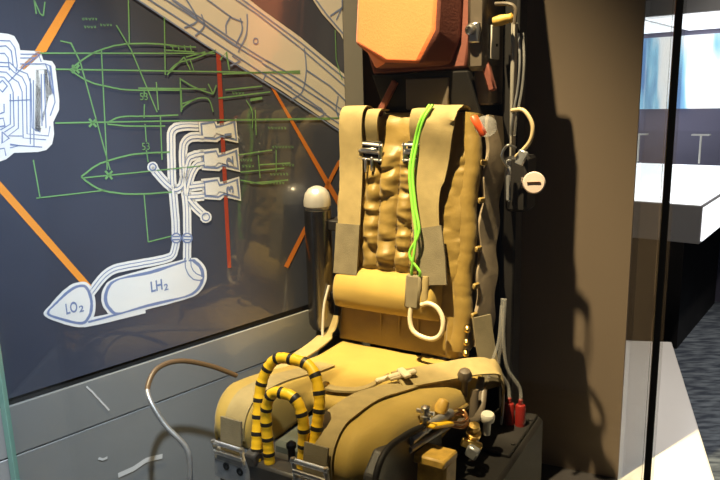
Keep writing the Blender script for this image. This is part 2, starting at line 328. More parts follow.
# local: x along the panel, y = away from viewer (left normal), z up
mb = MB(); mb.box((PEND / 2 - .2, .02, (.622 + 2.7) / 2), (PEND + .4, .04, 2.7 - .622)); mb.build('backing_board', M['panel'], gp, smooth=False)
mb = MB(); mb.box((PEND / 2 - .2, .026, .612), (PEND + .4, .04, .022)); mb.build('shadow_gap', M['gap'], gp, smooth=False)
mb = MB(); mb.box((PEND / 2 - .2, .02, (.604 + .487) / 2), (PEND + .4, .04, .604 - .487), bev=.002); mb.box((PEND / 2 - .2, .021, .484 / 2 + .004), (PEND + .4, .04, .476), bev=.002)
o = mb.build('plinth_board', M['plinthgrey'], gp, smooth=False)
ART = [
  ('green_schematic','green',3,'line',0.0032,[(0.168,1.361),(0.612,1.372)]),
  ('green_schematic','green',3,'line',0.0034,[(0.196,1.328),(0.902,1.324)]),
  ('green_schematic','green',3,'line',0.0035,[(0.182,1.213),(1.059,1.189)]),
  ('green_schematic','green',3,'line',0.0029,[(0.122,1.054),(0.279,1.053)]),
  ('green_schematic','green',3,'line',0.0028,[(0.126,1.137),(0.13,1.053)]),
  ('green_schematic','green',3,'line',0.003,[(0.214,1.388),(0.237,1.384),(0.253,1.344),(0.296,1.099)]),
  ('green_schematic','green',3,'line',0.0032,[(0.347,1.428),(0.378,1.374),(0.431,1.228)]),
  ('green_schematic','green',3,'line',0.003,[(0.305,1.372),(0.289,1.1)]),
  ('green_schematic','green',3,'line',0.0033,[(0.387,1.286),(0.577,1.282)]),
  ('green_schematic','green',3,'line',0.0032,[(0.383,1.486),(0.375,1.387)]),
  ('green_schematic','green',3,'line',0.0032,[(0.436,1.3),(0.435,1.233)]),
  ('green_schematic','green',3,'line',0.0033,[(0.503,1.31),(0.498,1.226)]),
  ('green_schematic','green',3,'line',0.0032,[(0.439,1.221),(0.433,1.111)]),
  ('green_schematic','green',3,'line',0.0032,[(0.402,1.281),(0.4,1.265)]),
  ('green_schematic','green',3,'line',0.0032,[(0.399,1.248),(0.395,1.215)]),
  ('green_schematic','green',3,'line',0.0032,[(0.393,1.138),(0.395,1.109)]),
  ('green_schematic','green',3,'line',0.0032,[(0.396,1.201),(0.395,1.158)]),
  ('green_schematic','green',3,'line',0.0031,[(0.376,1.032),(0.375,0.912)]),
  ('green_schematic','green',3,'line',0.0032,[(0.375,0.912),(0.443,0.916)]),
  ('green_schematic','green',3,'line',0.0032,[(0.228,1.087),(0.541,1.086)]),
  ('green_schematic','green',3,'line',0.0037,[(0.698,1.024),(0.836,1.018)]),
  ('green_schematic','green',3,'line',0.0033,[(0.473,1.454),(0.462,1.317)]),
  ('green_schematic','green',3,'line',0.0033,[(0.467,1.317),(0.519,1.361)]),
  ('green_schematic','green',3,'line',0.0034,[(0.519,1.361),(0.534,1.329)]),
  ('green_schematic','green',3,'line',0.0034,[(0.525,1.361),(0.582,1.375)]),
  ('green_schematic','green',3,'line',0.0033,[(0.503,1.28),(0.501,1.231)]),
  ('green_schematic','green',3,'line',0.0033,[(0.5,1.246),(0.545,1.257)]),
  ('green_schematic','green',3,'line',0.0038,[(0.645,1.2),(1.016,1.187)]),
  ('green_schematic','green',3,'line',0.0037,[(0.73,1.072),(0.847,1.067)]),
  ('green_schematic','green',3,'line',0.0037,[(0.667,1.058),(0.824,1.054)]),
  ('green_schematic','green',3,'line',0.0036,[(0.731,1.224),(0.729,1.155)]),
  ('green_schematic','green',3,'line',0.0036,[(0.732,1.099),(0.734,1.034)]),
  ('green_schematic','green',3,'line',0.0037,[(0.797,1.109),(0.793,1.046)]),
  ('green_schematic','green',3,'line',0.0036,[(0.664,1.105),(0.783,1.11)]),
  ('green_schematic','green',3,'line',0.0036,[(0.665,1.036),(0.74,1.017)]),
  ('green_schematic','green',3,'line',0.0037,[(0.74,1.017),(0.829,1.019)]),
  ('green_schematic','green',3,'line',0.0037,[(0.63,1.32),(0.902,1.33)]),
  ('green_schematic','green',3,'line',0.0036,[(0.636,1.279),(0.76,1.288)]),
  ('green_schematic','green',3,'line',0.0036,[(0.612,1.258),(0.787,1.272)]),
  ('green_schematic','green',3,'line',0.0029,[(0.169,1.469),(0.178,1.442)]),
  ('green_schematic','green',3,'line',0.0029,[(0.178,1.442),(0.184,1.438)]),
  ('green_schematic','green',3,'line',0.0029,[(0.184,1.438),(0.191,1.467)]),
  ('green_schematic','green',3,'line',0.0029,[(0.169,1.469),(0.17,1.441)]),
  ('green_schematic','green',3,'line',0.0035,[(0.228,1.327),(0.233,1.33),(0.24,1.336),(0.249,1.342),(0.257,1.348),(0.265,1.353),(0.272,1.357),(0.279,1.361),(0.286,1.365),(0.293,1.368),(0.302,1.371),(0.313,1.375),(0.324,1.378),(0.336,1.382),(0.35,1.384),(0.365,1.387),(0.381,1.388),(0.4,1.389),(0.419,1.39),(0.438,1.39),(0.455,1.39),(0.471,1.389),(0.487,1.388),(0.501,1.387),(0.513,1.386),(0.522,1.385)]),
  ('green_schematic','green',3,'line',0.0035,[(0.228,1.327),(0.234,1.323),(0.242,1.317),(0.251,1.311),(0.261,1.305),(0.271,1.301),(0.28,1.297),(0.289,1.295),(0.298,1.293),(0.308,1.291),(0.317,1.289),(0.325,1.287),(0.333,1.286),(0.341,1.284),(0.351,1.283),(0.366,1.282),(0.389,1.281),(0.419,1.281),(0.452,1.281),(0.482,1.28),(0.503,1.28)]),
  ('green_schematic','green',3,'line',0.0036,[(0.301,1.208),(0.305,1.21),(0.31,1.212),(0.316,1.215),(0.324,1.218),(0.334,1.22),(0.347,1.221),(0.362,1.221),(0.378,1.22),(0.395,1.22),(0.412,1.219),(0.428,1.219),(0.446,1.219),(0.463,1.219),(0.478,1.219),(0.489,1.219)]),
  ('green_schematic','green',3,'line',0.0035,[(0.301,1.205),(0.308,1.204),(0.317,1.203),(0.329,1.201),(0.343,1.199),(0.357,1.198),(0.374,1.197),(0.395,1.196),(0.417,1.195),(0.436,1.194),(0.45,1.194)]),
  ('green_schematic','green',3,'line',0.004,[(0.226,1.09),(0.23,1.093),(0.237,1.097),(0.245,1.102),(0.253,1.107),(0.261,1.111),(0.268,1.114),(0.275,1.117),(0.282,1.118),(0.29,1.12),(0.299,1.122),(0.309,1.124),(0.321,1.126),(0.334,1.128),(0.348,1.13),(0.363,1.131),(0.381,1.131),(0.403,1.131),(0.424,1.13),(0.444,1.129),(0.457,1.129)]),
  ('green_schematic','green',3,'line',0.004,[(0.226,1.09),(0.23,1.086),(0.235,1.08),(0.242,1.074),(0.249,1.068),(0.256,1.063),(0.262,1.059),(0.268,1.056),(0.274,1.053),(0.282,1.05),(0.291,1.047),(0.301,1.045),(0.312,1.042),(0.324,1.039),(0.338,1.037),(0.353,1.035),(0.372,1.033),(0.394,1.031),(0.418,1.03),(0.439,1.029),(0.453,1.028)]),
  ('green_schematic','green',3,'line',0.0034,[(0.503,1.307),(0.509,1.304),(0.517,1.3),(0.527,1.294),(0.537,1.289),(0.547,1.285),(0.558,1.281),(0.569,1.277),(0.58,1.274),(0.59,1.271),(0.597,1.269)]),
  ('green_schematic','green',3,'line',0.0034,[(0.597,1.269),(0.584,1.295)]),
  ('green_schematic','green',3,'line',0.0035,[(0.597,1.269),(0.609,1.292)]),
  ('green_schematic','green',3,'line',0.0034,[(0.499,1.236),(0.505,1.239),(0.513,1.244),(0.523,1.249),(0.533,1.254),(0.542,1.257),(0.55,1.259),(0.559,1.26),(0.567,1.26),(0.575,1.259),(0.581,1.257),(0.585,1.251),(0.588,1.244),(0.59,1.236),(0.592,1.228),(0.593,1.223)]),
  ('green_schematic','green',3,'line',0.0034,[(0.471,1.324),(0.475,1.327),(0.48,1.332),(0.486,1.337),(0.493,1.342),(0.501,1.346),(0.509,1.349),(0.519,1.351),(0.529,1.354),(0.54,1.356),(0.551,1.359),(0.564,1.363),(0.579,1.368),(0.594,1.373),(0.607,1.377),(0.616,1.381)]),
  ('green_schematic','green',3,'line',0.004,[(0.626,1.356),(0.647,1.376),(0.653,1.33)]),
  ('green_schematic','green',3,'line',0.0029,[(0.536,1.354),(0.545,1.325)]),
  ('green_schematic','green',3,'line',0.0029,[(0.482,1.386),(0.556,1.386)]),
  ('green_schematic','green',3,'line',0.0029,[(0.47,1.376),(0.549,1.374)]),
  ('green_schematic','green',3,'line',0.0031,[(0.702,1.251),(0.705,1.247),(0.709,1.241),(0.714,1.234),(0.718,1.226),(0.72,1.219),(0.721,1.21),(0.72,1.2),(0.719,1.19),(0.718,1.181),(0.717,1.175)]),
  ('green_schematic','green',3,'line',0.0036,[(1.05,1.452),(1.05,1.364),(1.073,1.304)]),
  ('green_schematic','green',3,'line',0.0029,[(0.488,1.389),(0.49,1.374)]),
  ('green_schematic','green',3,'line',0.0029,[(0.505,1.389),(0.506,1.375)]),
  ('green_schematic','green',3,'line',0.0029,[(0.522,1.39),(0.524,1.375)]),
  ('green_schematic','green',3,'line',0.0029,[(0.539,1.39),(0.541,1.376)]),
  ('green_schematic','green',3,'line',0.0052,[(0.232,1.32),(0.25,1.338)]),
  ('green_schematic','green',3,'line',0.0052,[(0.234,1.337),(0.248,1.32)]),
  ('green_schematic','green',3,'line',0.0052,[(0.257,1.201),(0.276,1.218)]),
  ('green_schematic','green',3,'line',0.0052,[(0.259,1.219),(0.274,1.2)]),
  ('green_schematic','green',3,'line',0.0053,[(0.282,1.079),(0.301,1.096)]),
  ('green_schematic','green',3,'line',0.0053,[(0.284,1.098),(0.299,1.077)]),
  ('green_schematic','green',3,'line',0.0014,[(0.268,1.439),(0.27,1.434)]),
  ('green_schematic','green',3,'line',0.0014,[(0.272,1.44),(0.272,1.434)]),
  ('green_schematic','green',3,'line',0.0014,[(0.276,1.44),(0.277,1.435)]),
  ('green_schematic','green',3,'line',0.0014,[(0.279,1.44),(0.279,1.435)]),
  ('green_schematic','green',3,'line',0.0014,[(0.283,1.44),(0.285,1.435)]),
  ('green_schematic','green',3,'line',0.0014,[(0.287,1.44),(0.286,1.435)]),
  ('green_schematic','green',3,'line',0.0014,[(0.29,1.441),(0.292,1.436)]),
  ('green_schematic','green',3,'line',0.0015,[(0.294,1.441),(0.294,1.436)]),
  ('green_schematic','green',3,'line',0.0015,[(0.298,1.441),(0.3,1.436)]),
  ('green_schematic','green',3,'line',0.0015,[(0.302,1.441),(0.301,1.436)]),
  ('green_schematic','green',3,'line',0.0014,[(0.271,1.423),(0.273,1.417)]),
  ('green_schematic','green',3,'line',0.0014,[(0.275,1.423),(0.274,1.418)]),
  ('green_schematic','green',3,'line',0.0014,[(0.278,1.423),(0.28,1.418)]),
  ('green_schematic','green',3,'line',0.0014,[(0.282,1.423),(0.282,1.418)]),
  ('green_schematic','green',3,'line',0.0014,[(0.286,1.423),(0.287,1.418)]),
  ('green_schematic','green',3,'line',0.0014,[(0.289,1.423),(0.289,1.418)]),
  ('green_schematic','green',3,'line',0.0015,[(0.293,1.424),(0.295,1.419)]),
  ('green_schematic','green',3,'line',0.0015,[(0.297,1.424),(0.297,1.419)]),
  ('green_schematic','green',3,'line',0.0015,[(0.309,1.429),(0.31,1.424)]),
  ('green_schematic','green',3,'line',0.0015,[(0.312,1.429),(0.312,1.424)]),
  ('green_schematic','green',3,'line',0.0015,[(0.316,1.429),(0.318,1.424)]),
  ('green_schematic','green',3,'line',0.0015,[(0.32,1.429),(0.32,1.424)]),
  ('green_schematic','green',3,'line',0.0015,[(0.324,1.43),(0.326,1.425)]),
  ('green_schematic','green',3,'line',0.0015,[(0.328,1.43),(0.327,1.425)]),
  ('green_schematic','green',3,'line',0.0015,[(0.332,1.43),(0.333,1.425)]),
  ('green_schematic','green',3,'line',0.0015,[(0.335,1.43),(0.335,1.425)]),
  ('green_schematic','green',3,'line',0.0017,[(0.658,1.274),(0.661,1.267)]),
  ('green_schematic','green',3,'line',0.0017,[(0.663,1.274),(0.663,1.267)]),
  ('green_schematic','green',3,'line',0.0017,[(0.668,1.274),(0.671,1.267)]),
  ('green_schematic','green',3,'line',0.0017,[(0.673,1.274),(0.673,1.267)]),
  ('green_schematic','green',3,'line',0.0017,[(0.679,1.274),(0.681,1.267)]),
  ('green_schematic','green',3,'line',0.0017,[(0.684,1.273),(0.684,1.267)]),
  ('green_schematic','green',3,'line',0.0017,[(0.689,1.273),(0.692,1.267)]),
  ('green_schematic','green',3,'line',0.0017,[(0.695,1.273),(0.694,1.267)]),
  ('green_schematic','green',3,'line',0.0018,[(0.773,1.176),(0.776,1.169)]),
  ('green_schematic','green',3,'line',0.0018,[(0.779,1.175),(0.779,1.169)]),
  ('green_schematic','green',3,'line',0.0018,[(0.784,1.175),(0.788,1.168)]),
  ('green_schematic','green',3,'line',0.0018,[(0.79,1.175),(0.79,1.168)]),
  ('green_schematic','green',3,'line',0.0018,[(0.796,1.174),(0.799,1.168)]),
  ('green_schematic','green',3,'line',0.0018,[(0.802,1.174),(0.802,1.167)]),
  ('green_schematic','green',3,'line',0.0018,[(0.808,1.174),(0.811,1.167)]),
  ('green_schematic','green',3,'line',0.0018,[(0.814,1.174),(0.814,1.167)]),
  ('green_schematic','green',3,'line',0.0018,[(0.82,1.173),(0.823,1.166)]),
  ('green_schematic','green',3,'line',0.0018,[(0.825,1.173),(0.825,1.166)]),
  ('green_schematic','green',3,'line',0.0018,[(0.831,1.173),(0.835,1.166)]),
  ('green_schematic','green',3,'line',0.0018,[(0.837,1.172),(0.837,1.166)]),
  ('green_schematic','green',3,'line',0.0018,[(0.784,1.121),(0.787,1.114)]),
  ('green_schematic','green',3,'line',0.0018,[(0.789,1.121),(0.789,1.114)]),
  ('green_schematic','green',3,'line',0.0018,[(0.795,1.121),(0.799,1.114)]),
  ('green_schematic','green',3,'line',0.0018,[(0.801,1.12),(0.801,1.113)]),
  ('green_schematic','green',3,'line',0.0018,[(0.807,1.12),(0.81,1.113)]),
  ('green_schematic','green',3,'line',0.0018,[(0.813,1.119),(0.813,1.113)]),
  ('green_schematic','green',3,'line',0.0018,[(0.819,1.119),(0.822,1.112)]),
  ('green_schematic','green',3,'line',0.0018,[(0.825,1.119),(0.825,1.112)]),
  ('green_schematic','green',3,'line',0.0018,[(0.831,1.118),(0.834,1.111)]),
  ('green_schematic','green',3,'line',0.0018,[(0.837,1.118),(0.837,1.111)]),
  ('green_schematic','green',3,'line',0.0018,[(0.843,1.117),(0.846,1.11)]),
  ('green_schematic','green',3,'line',0.0018,[(0.849,1.117),(0.849,1.11)]),
  ('green_schematic','green',3,'line',0.0018,[(0.855,1.117),(0.858,1.109)]),
  ('green_schematic','green',3,'line',0.0018,[(0.861,1.116),(0.861,1.109)]),
  ('green_schematic','green',3,'line',0.0018,[(0.817,1.067),(0.82,1.06)]),
  ('green_schematic','green',3,'line',0.0018,[(0.823,1.067),(0.823,1.06)]),
  ('green_schematic','green',3,'line',0.0018,[(0.829,1.066),(0.832,1.059)]),
  ('green_schematic','green',3,'line',0.0018,[(0.835,1.066),(0.835,1.059)]),
  ('green_schematic','green',3,'line',0.0018,[(0.841,1.065),(0.844,1.058)]),
  ('green_schematic','green',3,'line',0.0018,[(0.847,1.065),(0.847,1.057)]),
  ('green_schematic','green',3,'line',0.0018,[(0.853,1.064),(0.857,1.057)]),
  ('green_schematic','green',3,'line',0.0018,[(0.859,1.063),(0.859,1.056)]),
  ('green_schematic','green',3,'line',0.0018,[(0.771,1.045),(0.774,1.038)]),
  ('green_schematic','green',3,'line',0.0018,[(0.777,1.045),(0.777,1.038)]),
  ('green_schematic','green',3,'line',0.0018,[(0.783,1.044),(0.786,1.037)]),
  ('green_schematic','green',3,'line',0.0018,[(0.789,1.044),(0.788,1.037)]),
  ('green_schematic','green',3,'line',0.0018,[(0.794,1.043),(0.798,1.036)]),
  ('green_schematic','green',3,'line',0.0018,[(0.8,1.043),(0.8,1.036)]),
  ('green_schematic','green',3,'line',0.0018,[(0.806,1.042),(0.81,1.035)]),
  ('green_schematic','green',3,'line',0.0018,[(0.812,1.041),(0.812,1.034)]),
  ('green_schematic','green',3,'line',0.0018,[(0.818,1.041),(0.822,1.034)]),
  ('green_schematic','green',3,'line',0.0018,[(0.824,1.04),(0.824,1.033)]),
  ('green_schematic','green',3,'line',0.0018,[(0.83,1.04),(0.834,1.032)]),
  ('green_schematic','green',3,'line',0.0018,[(0.836,1.039),(0.836,1.032)]),
  ('green_schematic','green',3,'line',0.0018,[(0.755,1.021),(0.758,1.014)]),
  ('green_schematic','green',3,'line',0.0018,[(0.761,1.021),(0.76,1.014)]),
  ('green_schematic','green',3,'line',0.0018,[(0.766,1.02),(0.77,1.013)]),
  ('green_schematic','green',3,'line',0.0018,[(0.772,1.019),(0.772,1.013)]),
  ('green_schematic','green',3,'line',0.0018,[(0.778,1.019),(0.781,1.012)]),
  ('green_schematic','green',3,'line',0.0018,[(0.784,1.018),(0.784,1.011)]),
  ('green_schematic','green',3,'line',0.0018,[(0.79,1.018),(0.793,1.01)]),
  ('green_schematic','green',3,'line',0.0018,[(0.796,1.017),(0.796,1.01)]),
  ('green_schematic','green',3,'line',0.0018,[(0.802,1.016),(0.805,1.009)]),
  ('green_schematic','green',3,'line',0.0018,[(0.808,1.016),(0.807,1.009)]),
  ('green_schematic','green',3,'line',0.0018,[(0.813,1.015),(0.817,1.008)]),
  ('green_schematic','green',3,'line',0.0018,[(0.819,1.014),(0.819,1.007)]),
  ('green_schematic','green',3,'line',0.0017,[(0.67,1.094),(0.673,1.087)]),
  ('green_schematic','green',3,'line',0.0017,[(0.675,1.094),(0.675,1.087)]),
  ('green_schematic','green',3,'line',0.0017,[(0.68,1.093),(0.683,1.086)]),
  ('green_schematic','green',3,'line',0.0017,[(0.686,1.093),(0.686,1.086)]),
  ('green_schematic','green',3,'line',0.0017,[(0.691,1.092),(0.694,1.085)]),
  ('green_schematic','green',3,'line',0.0017,[(0.697,1.092),(0.697,1.085)]),
  ('green_schematic','green',3,'line',0.0017,[(0.702,1.091),(0.705,1.084)]),
  ('green_schematic','green',3,'line',0.0017,[(0.708,1.091),(0.708,1.084)]),
  ('green_schematic','green',3,'line',0.0017,[(0.675,1.077),(0.678,1.07)]),
  ('green_schematic','green',3,'line',0.0017,[(0.681,1.077),(0.68,1.07)]),
  ('green_schematic','green',3,'line',0.0017,[(0.686,1.076),(0.689,1.069)]),
  ('green_schematic','green',3,'line',0.0017,[(0.691,1.076),(0.691,1.069)]),
  ('green_schematic','green',3,'line',0.0017,[(0.697,1.075),(0.7,1.068)]),
  ('green_schematic','green',3,'line',0.0017,[(0.702,1.075),(0.702,1.068)]),
  ('green_schematic','green',3,'line',0.0017,[(0.708,1.074),(0.711,1.067)]),
  ('green_schematic','green',3,'line',0.0017,[(0.713,1.074),(0.713,1.067)]),
  ('green_schematic','green',3,'line',0.007,[(0.716,1.251),(0.757,1.256)]),
  ('orange_line','orange',1,'fill',0.0,[(0.237,1.474),(0.258,1.476),(0.181,1.364),(0.156,1.363)]),
  ('orange_line#1','orange',1,'fill',0.0,[(0.16,1.363),(0.177,1.364),(0.131,1.326),(0.121,1.33)]),
  ('orange_line#2','orange',1,'fill',0.0,[(0.038,1.094),(0.041,1.119),(0.222,0.832),(0.203,0.834)]),
  ('orange_line#3','orange_dark',1,'fill',0.0,[(0.788,1.288),(0.802,1.282),(1.072,0.896),(1.05,0.892)]),
  ('orange_line#4','orange_dark',1,'fill',0.0,[(1.044,1.059),(1.059,1.055),(0.819,0.754),(0.804,0.763)]),
  ('red_line','red',1,'fill',0.0,[(0.615,1.373),(0.629,1.373),(0.616,0.796),(0.604,0.798)]),
  ('rocket_drawing','white_warm',1,'fill',0.0,[(0.026,1.702),(0.278,1.749),(0.68,1.544),(0.775,1.491),(0.908,1.425),(1.109,1.322),(1.11,1.124),(1.057,1.152),(0.824,1.277),(0.569,1.399)]),
  ('rocket_drawing','blue',3,'line',0.0039,[(0.025,1.687),(0.396,1.494),(0.584,1.392),(0.823,1.271),(1.079,1.135)]),
  ('rocket_drawing','blue',3,'line',0.0039,[(0.042,1.691),(0.419,1.5),(0.606,1.405),(0.842,1.282),(1.084,1.156)]),
  ('rocket_drawing','blue',3,'line',0.0041,[(0.268,1.736),(0.678,1.529),(0.774,1.48),(0.907,1.411),(1.118,1.31)]),
  ('rocket_drawing','blue',3,'line',0.0041,[(0.246,1.731),(0.656,1.527),(0.76,1.477),(0.899,1.4),(1.117,1.286)]),
  ('rocket_drawing','blue',3,'line',0.0038,[(0.094,1.687),(0.474,1.498),(0.574,1.448),(0.668,1.397),(0.765,1.353)]),
  ('rocket_drawing','blue',3,'line',0.004,[(0.488,1.503),(0.586,1.453),(0.681,1.403),(0.792,1.351)]),
  ('rocket_drawing','blue',3,'line',0.004,[(0.594,1.507),(0.673,1.464),(0.708,1.455)]),
  ('rocket_drawing','blue',3,'line',0.0039,[(0.498,1.495),(0.602,1.435),(0.693,1.388)]),
  ('rocket_drawing','blue',3,'line',0.0044,[(0.764,1.35),(0.885,1.293),(1.018,1.226),(1.103,1.181)]),
  ('rocket_drawing','blue',3,'line',0.0044,[(0.779,1.358),(0.901,1.304),(1.113,1.205)]),
  ('rocket_drawing','blue',3,'line',0.0046,[(0.926,1.333),(1.021,1.286),(1.115,1.242)]),
  ('rocket_drawing','blue',3,'line',0.0042,[(0.776,1.321),(0.761,1.299)]),
  ('rocket_drawing','blue',3,'line',0.0044,[(0.882,1.259),(1.0,1.203)]),
  ('rocket_drawing','blue',3,'line',0.004,[(0.665,1.367),(0.69,1.354),(0.657,1.341)]),
  ('rocket_drawing','blue',3,'line',0.0043,[(0.79,1.321),(0.869,1.282)]),
  ('rocket_drawing','blue',3,'line',0.0044,[(0.811,1.31),(0.984,1.216)]),
  ('rocket_drawing','blue',3,'line',0.0044,[(0.533,1.507),(0.537,1.501),(0.543,1.493),(0.55,1.483),(0.556,1.474),(0.561,1.466),(0.563,1.461),(0.565,1.457),(0.565,1.454),(0.565,1.45),(0.562,1.447),(0.556,1.443),(0.548,1.44),(0.539,1.436),(0.531,1.433),(0.526,1.431)]),
  ('rocket_drawing','blue',3,'line',0.0045,[(0.578,1.467),(0.58,1.464),(0.582,1.458),(0.584,1.451),(0.586,1.445),(0.585,1.439),(0.581,1.433),(0.574,1.427),(0.567,1.421),(0.56,1.416),(0.556,1.413)]),
  ('rocket_drawing','blue',3,'line',0.0046,[(0.67,1.468),(0.668,1.466),(0.664,1.462),(0.66,1.457),(0.656,1.452),(0.653,1.447),(0.651,1.442),(0.651,1.436),(0.651,1.431),(0.651,1.426),(0.651,1.422)]),
  ('rocket_drawing','blue',3,'line',0.0047,[(0.699,1.465),(0.7,1.461),(0.702,1.455),(0.703,1.449),(0.704,1.442),(0.703,1.435),(0.7,1.427),(0.695,1.419),(0.689,1.41),(0.684,1.403),(0.681,1.398)]),
  ('rocket_drawing','blue',3,'line',0.0047,[(0.723,1.477),(0.722,1.47),(0.722,1.46),(0.721,1.448),(0.719,1.436),(0.716,1.425),(0.711,1.414),(0.704,1.403),(0.696,1.393),(0.69,1.384),(0.686,1.377)]),
  ('rocket_drawing','blue',3,'line',0.0051,[(0.922,1.395),(0.923,1.387),(0.924,1.375),(0.926,1.361),(0.926,1.346),(0.926,1.333),(0.924,1.32),(0.921,1.306),(0.917,1.292),(0.912,1.28),(0.906,1.27),(0.898,1.263),(0.887,1.257),(0.876,1.253),(0.866,1.25),(0.859,1.248)]),
  ('rocket_drawing','blue',3,'line',0.0053,[(1.053,1.256),(1.052,1.25),(1.049,1.241),(1.046,1.232),(1.043,1.222),(1.043,1.214),(1.045,1.206),(1.048,1.199),(1.052,1.192),(1.056,1.187),(1.059,1.182)]),
  ('rocket_drawing','blue',3,'line',0.0043,[(0.439,1.49),(0.442,1.493),(0.447,1.497),(0.452,1.501),(0.457,1.504),(0.462,1.506),(0.466,1.505),(0.47,1.502),(0.474,1.499),(0.477,1.496),(0.479,1.493)]),
  ('rocket_drawing','blue',3,'line',0.0052,[(0.976,1.222),(0.979,1.219),(0.983,1.215),(0.987,1.211),(0.991,1.207),(0.991,1.203),(0.988,1.2),(0.983,1.198),(0.976,1.196),(0.97,1.194),(0.966,1.192)]),
  ('rocket_drawing','blue',3,'loop',0.0038,[(0.754,1.408),(0.753,1.404),(0.748,1.401),(0.743,1.401),(0.739,1.403),(0.738,1.408),(0.74,1.412),(0.744,1.415),(0.749,1.415),(0.753,1.413)]),
  ('rocket_nose_drawing','white_warm',1,'fill',0.0,[(0.939,1.557),(1.129,1.574),(1.123,1.425),(1.071,1.441),(0.999,1.495)]),
  ('rocket_nose_drawing','blue',3,'line',0.0049,[(0.954,1.553),(1.015,1.496),(1.114,1.443)]),
  ('rocket_nose_drawing','blue',3,'line',0.005,[(1.102,1.565),(1.083,1.518),(1.031,1.491)]),
  ('rocket_nose_drawing','blue',3,'line',0.005,[(1.056,1.481),(1.127,1.521)]),
  ('piping_drawing','white',1,'fill',0.0,[(0.074,1.4),(0.108,1.398),(0.12,1.394),(0.127,1.378),(0.128,1.366),(0.169,1.365),(0.173,1.347),(0.191,1.345),(0.197,1.335),(0.197,1.262),(0.194,1.241),(0.178,1.215),(0.177,1.189),(0.17,1.168),(0.156,1.156),(0.138,1.153),(0.089,1.155),(0.072,1.143),(0.039,1.134)]),
  ('piping_drawing','panel_dark',1,'fill',0.0,[(0.155,1.326),(0.179,1.328),(0.176,1.273),(0.167,1.246),(0.148,1.195),(0.137,1.198)]),
  ('piping_drawing','panel_dark',1,'fill',0.0,[(0.181,1.326),(0.186,1.322),(0.183,1.275),(0.176,1.271)]),
  ('piping_drawing','white',2,'fill',0.0,[(0.16,1.326),(0.172,1.326),(0.168,1.254),(0.153,1.225),(0.161,1.203),(0.149,1.204),(0.161,1.284)]),
  ('piping_drawing','blue',3,'line',0.0023,[(0.076,1.384),(0.11,1.384),(0.118,1.37),(0.118,1.334),(0.114,1.322)]),
  ('piping_drawing','blue',3,'line',0.0023,[(0.074,1.371),(0.101,1.374),(0.11,1.364),(0.11,1.334)]),
  ('piping_drawing','blue',3,'line',0.0023,[(0.072,1.357),(0.096,1.359),(0.102,1.35),(0.101,1.325)]),
  ('piping_drawing','blue',3,'line',0.0023,[(0.127,1.358),(0.164,1.359),(0.168,1.343)]),
  ('piping_drawing','blue',3,'line',0.0023,[(0.126,1.35),(0.154,1.351)]),
  ('piping_drawing','blue',3,'line',0.0024,[(0.124,1.338),(0.176,1.339),(0.186,1.335),(0.187,1.258),(0.173,1.229)]),
  ('piping_drawing','blue',3,'line',0.0024,[(0.176,1.339),(0.179,1.33),(0.185,1.275)]),
  ('piping_drawing','blue',3,'line',0.0023,[(0.07,1.341),(0.105,1.34),(0.117,1.326),(0.136,1.318),(0.141,1.297),(0.132,1.205),(0.148,1.195)]),
  ('piping_drawing','blue',3,'line',0.0023,[(0.069,1.333),(0.1,1.332),(0.11,1.321),(0.125,1.311),(0.131,1.293),(0.12,1.193),(0.164,1.186),(0.17,1.207)]),
  ('piping_drawing','blue',3,'line',0.0023,[(0.068,1.323),(0.095,1.321),(0.105,1.309),(0.116,1.301),(0.121,1.281),(0.111,1.185),(0.158,1.178)]),
  ('piping_drawing','blue',3,'line',0.0023,[(0.067,1.313),(0.089,1.311),(0.099,1.297),(0.103,1.281),(0.096,1.211),(0.075,1.199)]),
  ('piping_drawing','blue',3,'line',0.0023,[(0.097,1.277),(0.089,1.215),(0.068,1.204)]),
  ('piping_drawing','blue',3,'line',0.0023,[(0.112,1.272),(0.104,1.206),(0.082,1.191),(0.11,1.189)]),
  ('piping_drawing','blue',3,'line',0.0022,[(0.055,1.225),(0.077,1.228),(0.078,1.212),(0.053,1.209)]),
  ('piping_drawing','blue',3,'line',0.0023,[(0.071,1.2),(0.083,1.186),(0.068,1.177),(0.071,1.2)]),
  ('piping_drawing','blue',3,'line',0.0023,[(0.083,1.172),(0.148,1.163)]),
  ('piping_drawing','blue',3,'line',0.0023,[(0.082,1.166),(0.103,1.17),(0.083,1.174)]),
  ('piping_drawing','blue',3,'line',0.0023,[(0.147,1.305),(0.131,1.166)]),
  ('piping_drawing','blue',3,'line',0.0023,[(0.141,1.309),(0.124,1.171)]),
  ('piping_drawing','blue',3,'line',0.0024,[(0.171,1.318),(0.161,1.203)]),
  ('piping_drawing','blue',3,'line',0.0024,[(0.165,1.318),(0.153,1.208)]),
  ('piping_drawing','blue',3,'line',0.0023,[(0.085,1.305),(0.093,1.293),(0.082,1.281),(0.072,1.293),(0.085,1.305)]),
  ('piping_drawing','blue',3,'line',0.0023,[(0.168,1.359),(0.132,1.334),(0.096,1.301)]),
  ('piping_drawing','blue',3,'line',0.0023,[(0.082,1.257),(0.08,1.24),(0.06,1.233)]),
  ('piping_drawing','blue',3,'line',0.0023,[(0.093,1.263),(0.137,1.264)]),
  ('piping_drawing','blue',3,'line',0.0022,[(0.047,1.164),(0.071,1.166),(0.072,1.15)]),
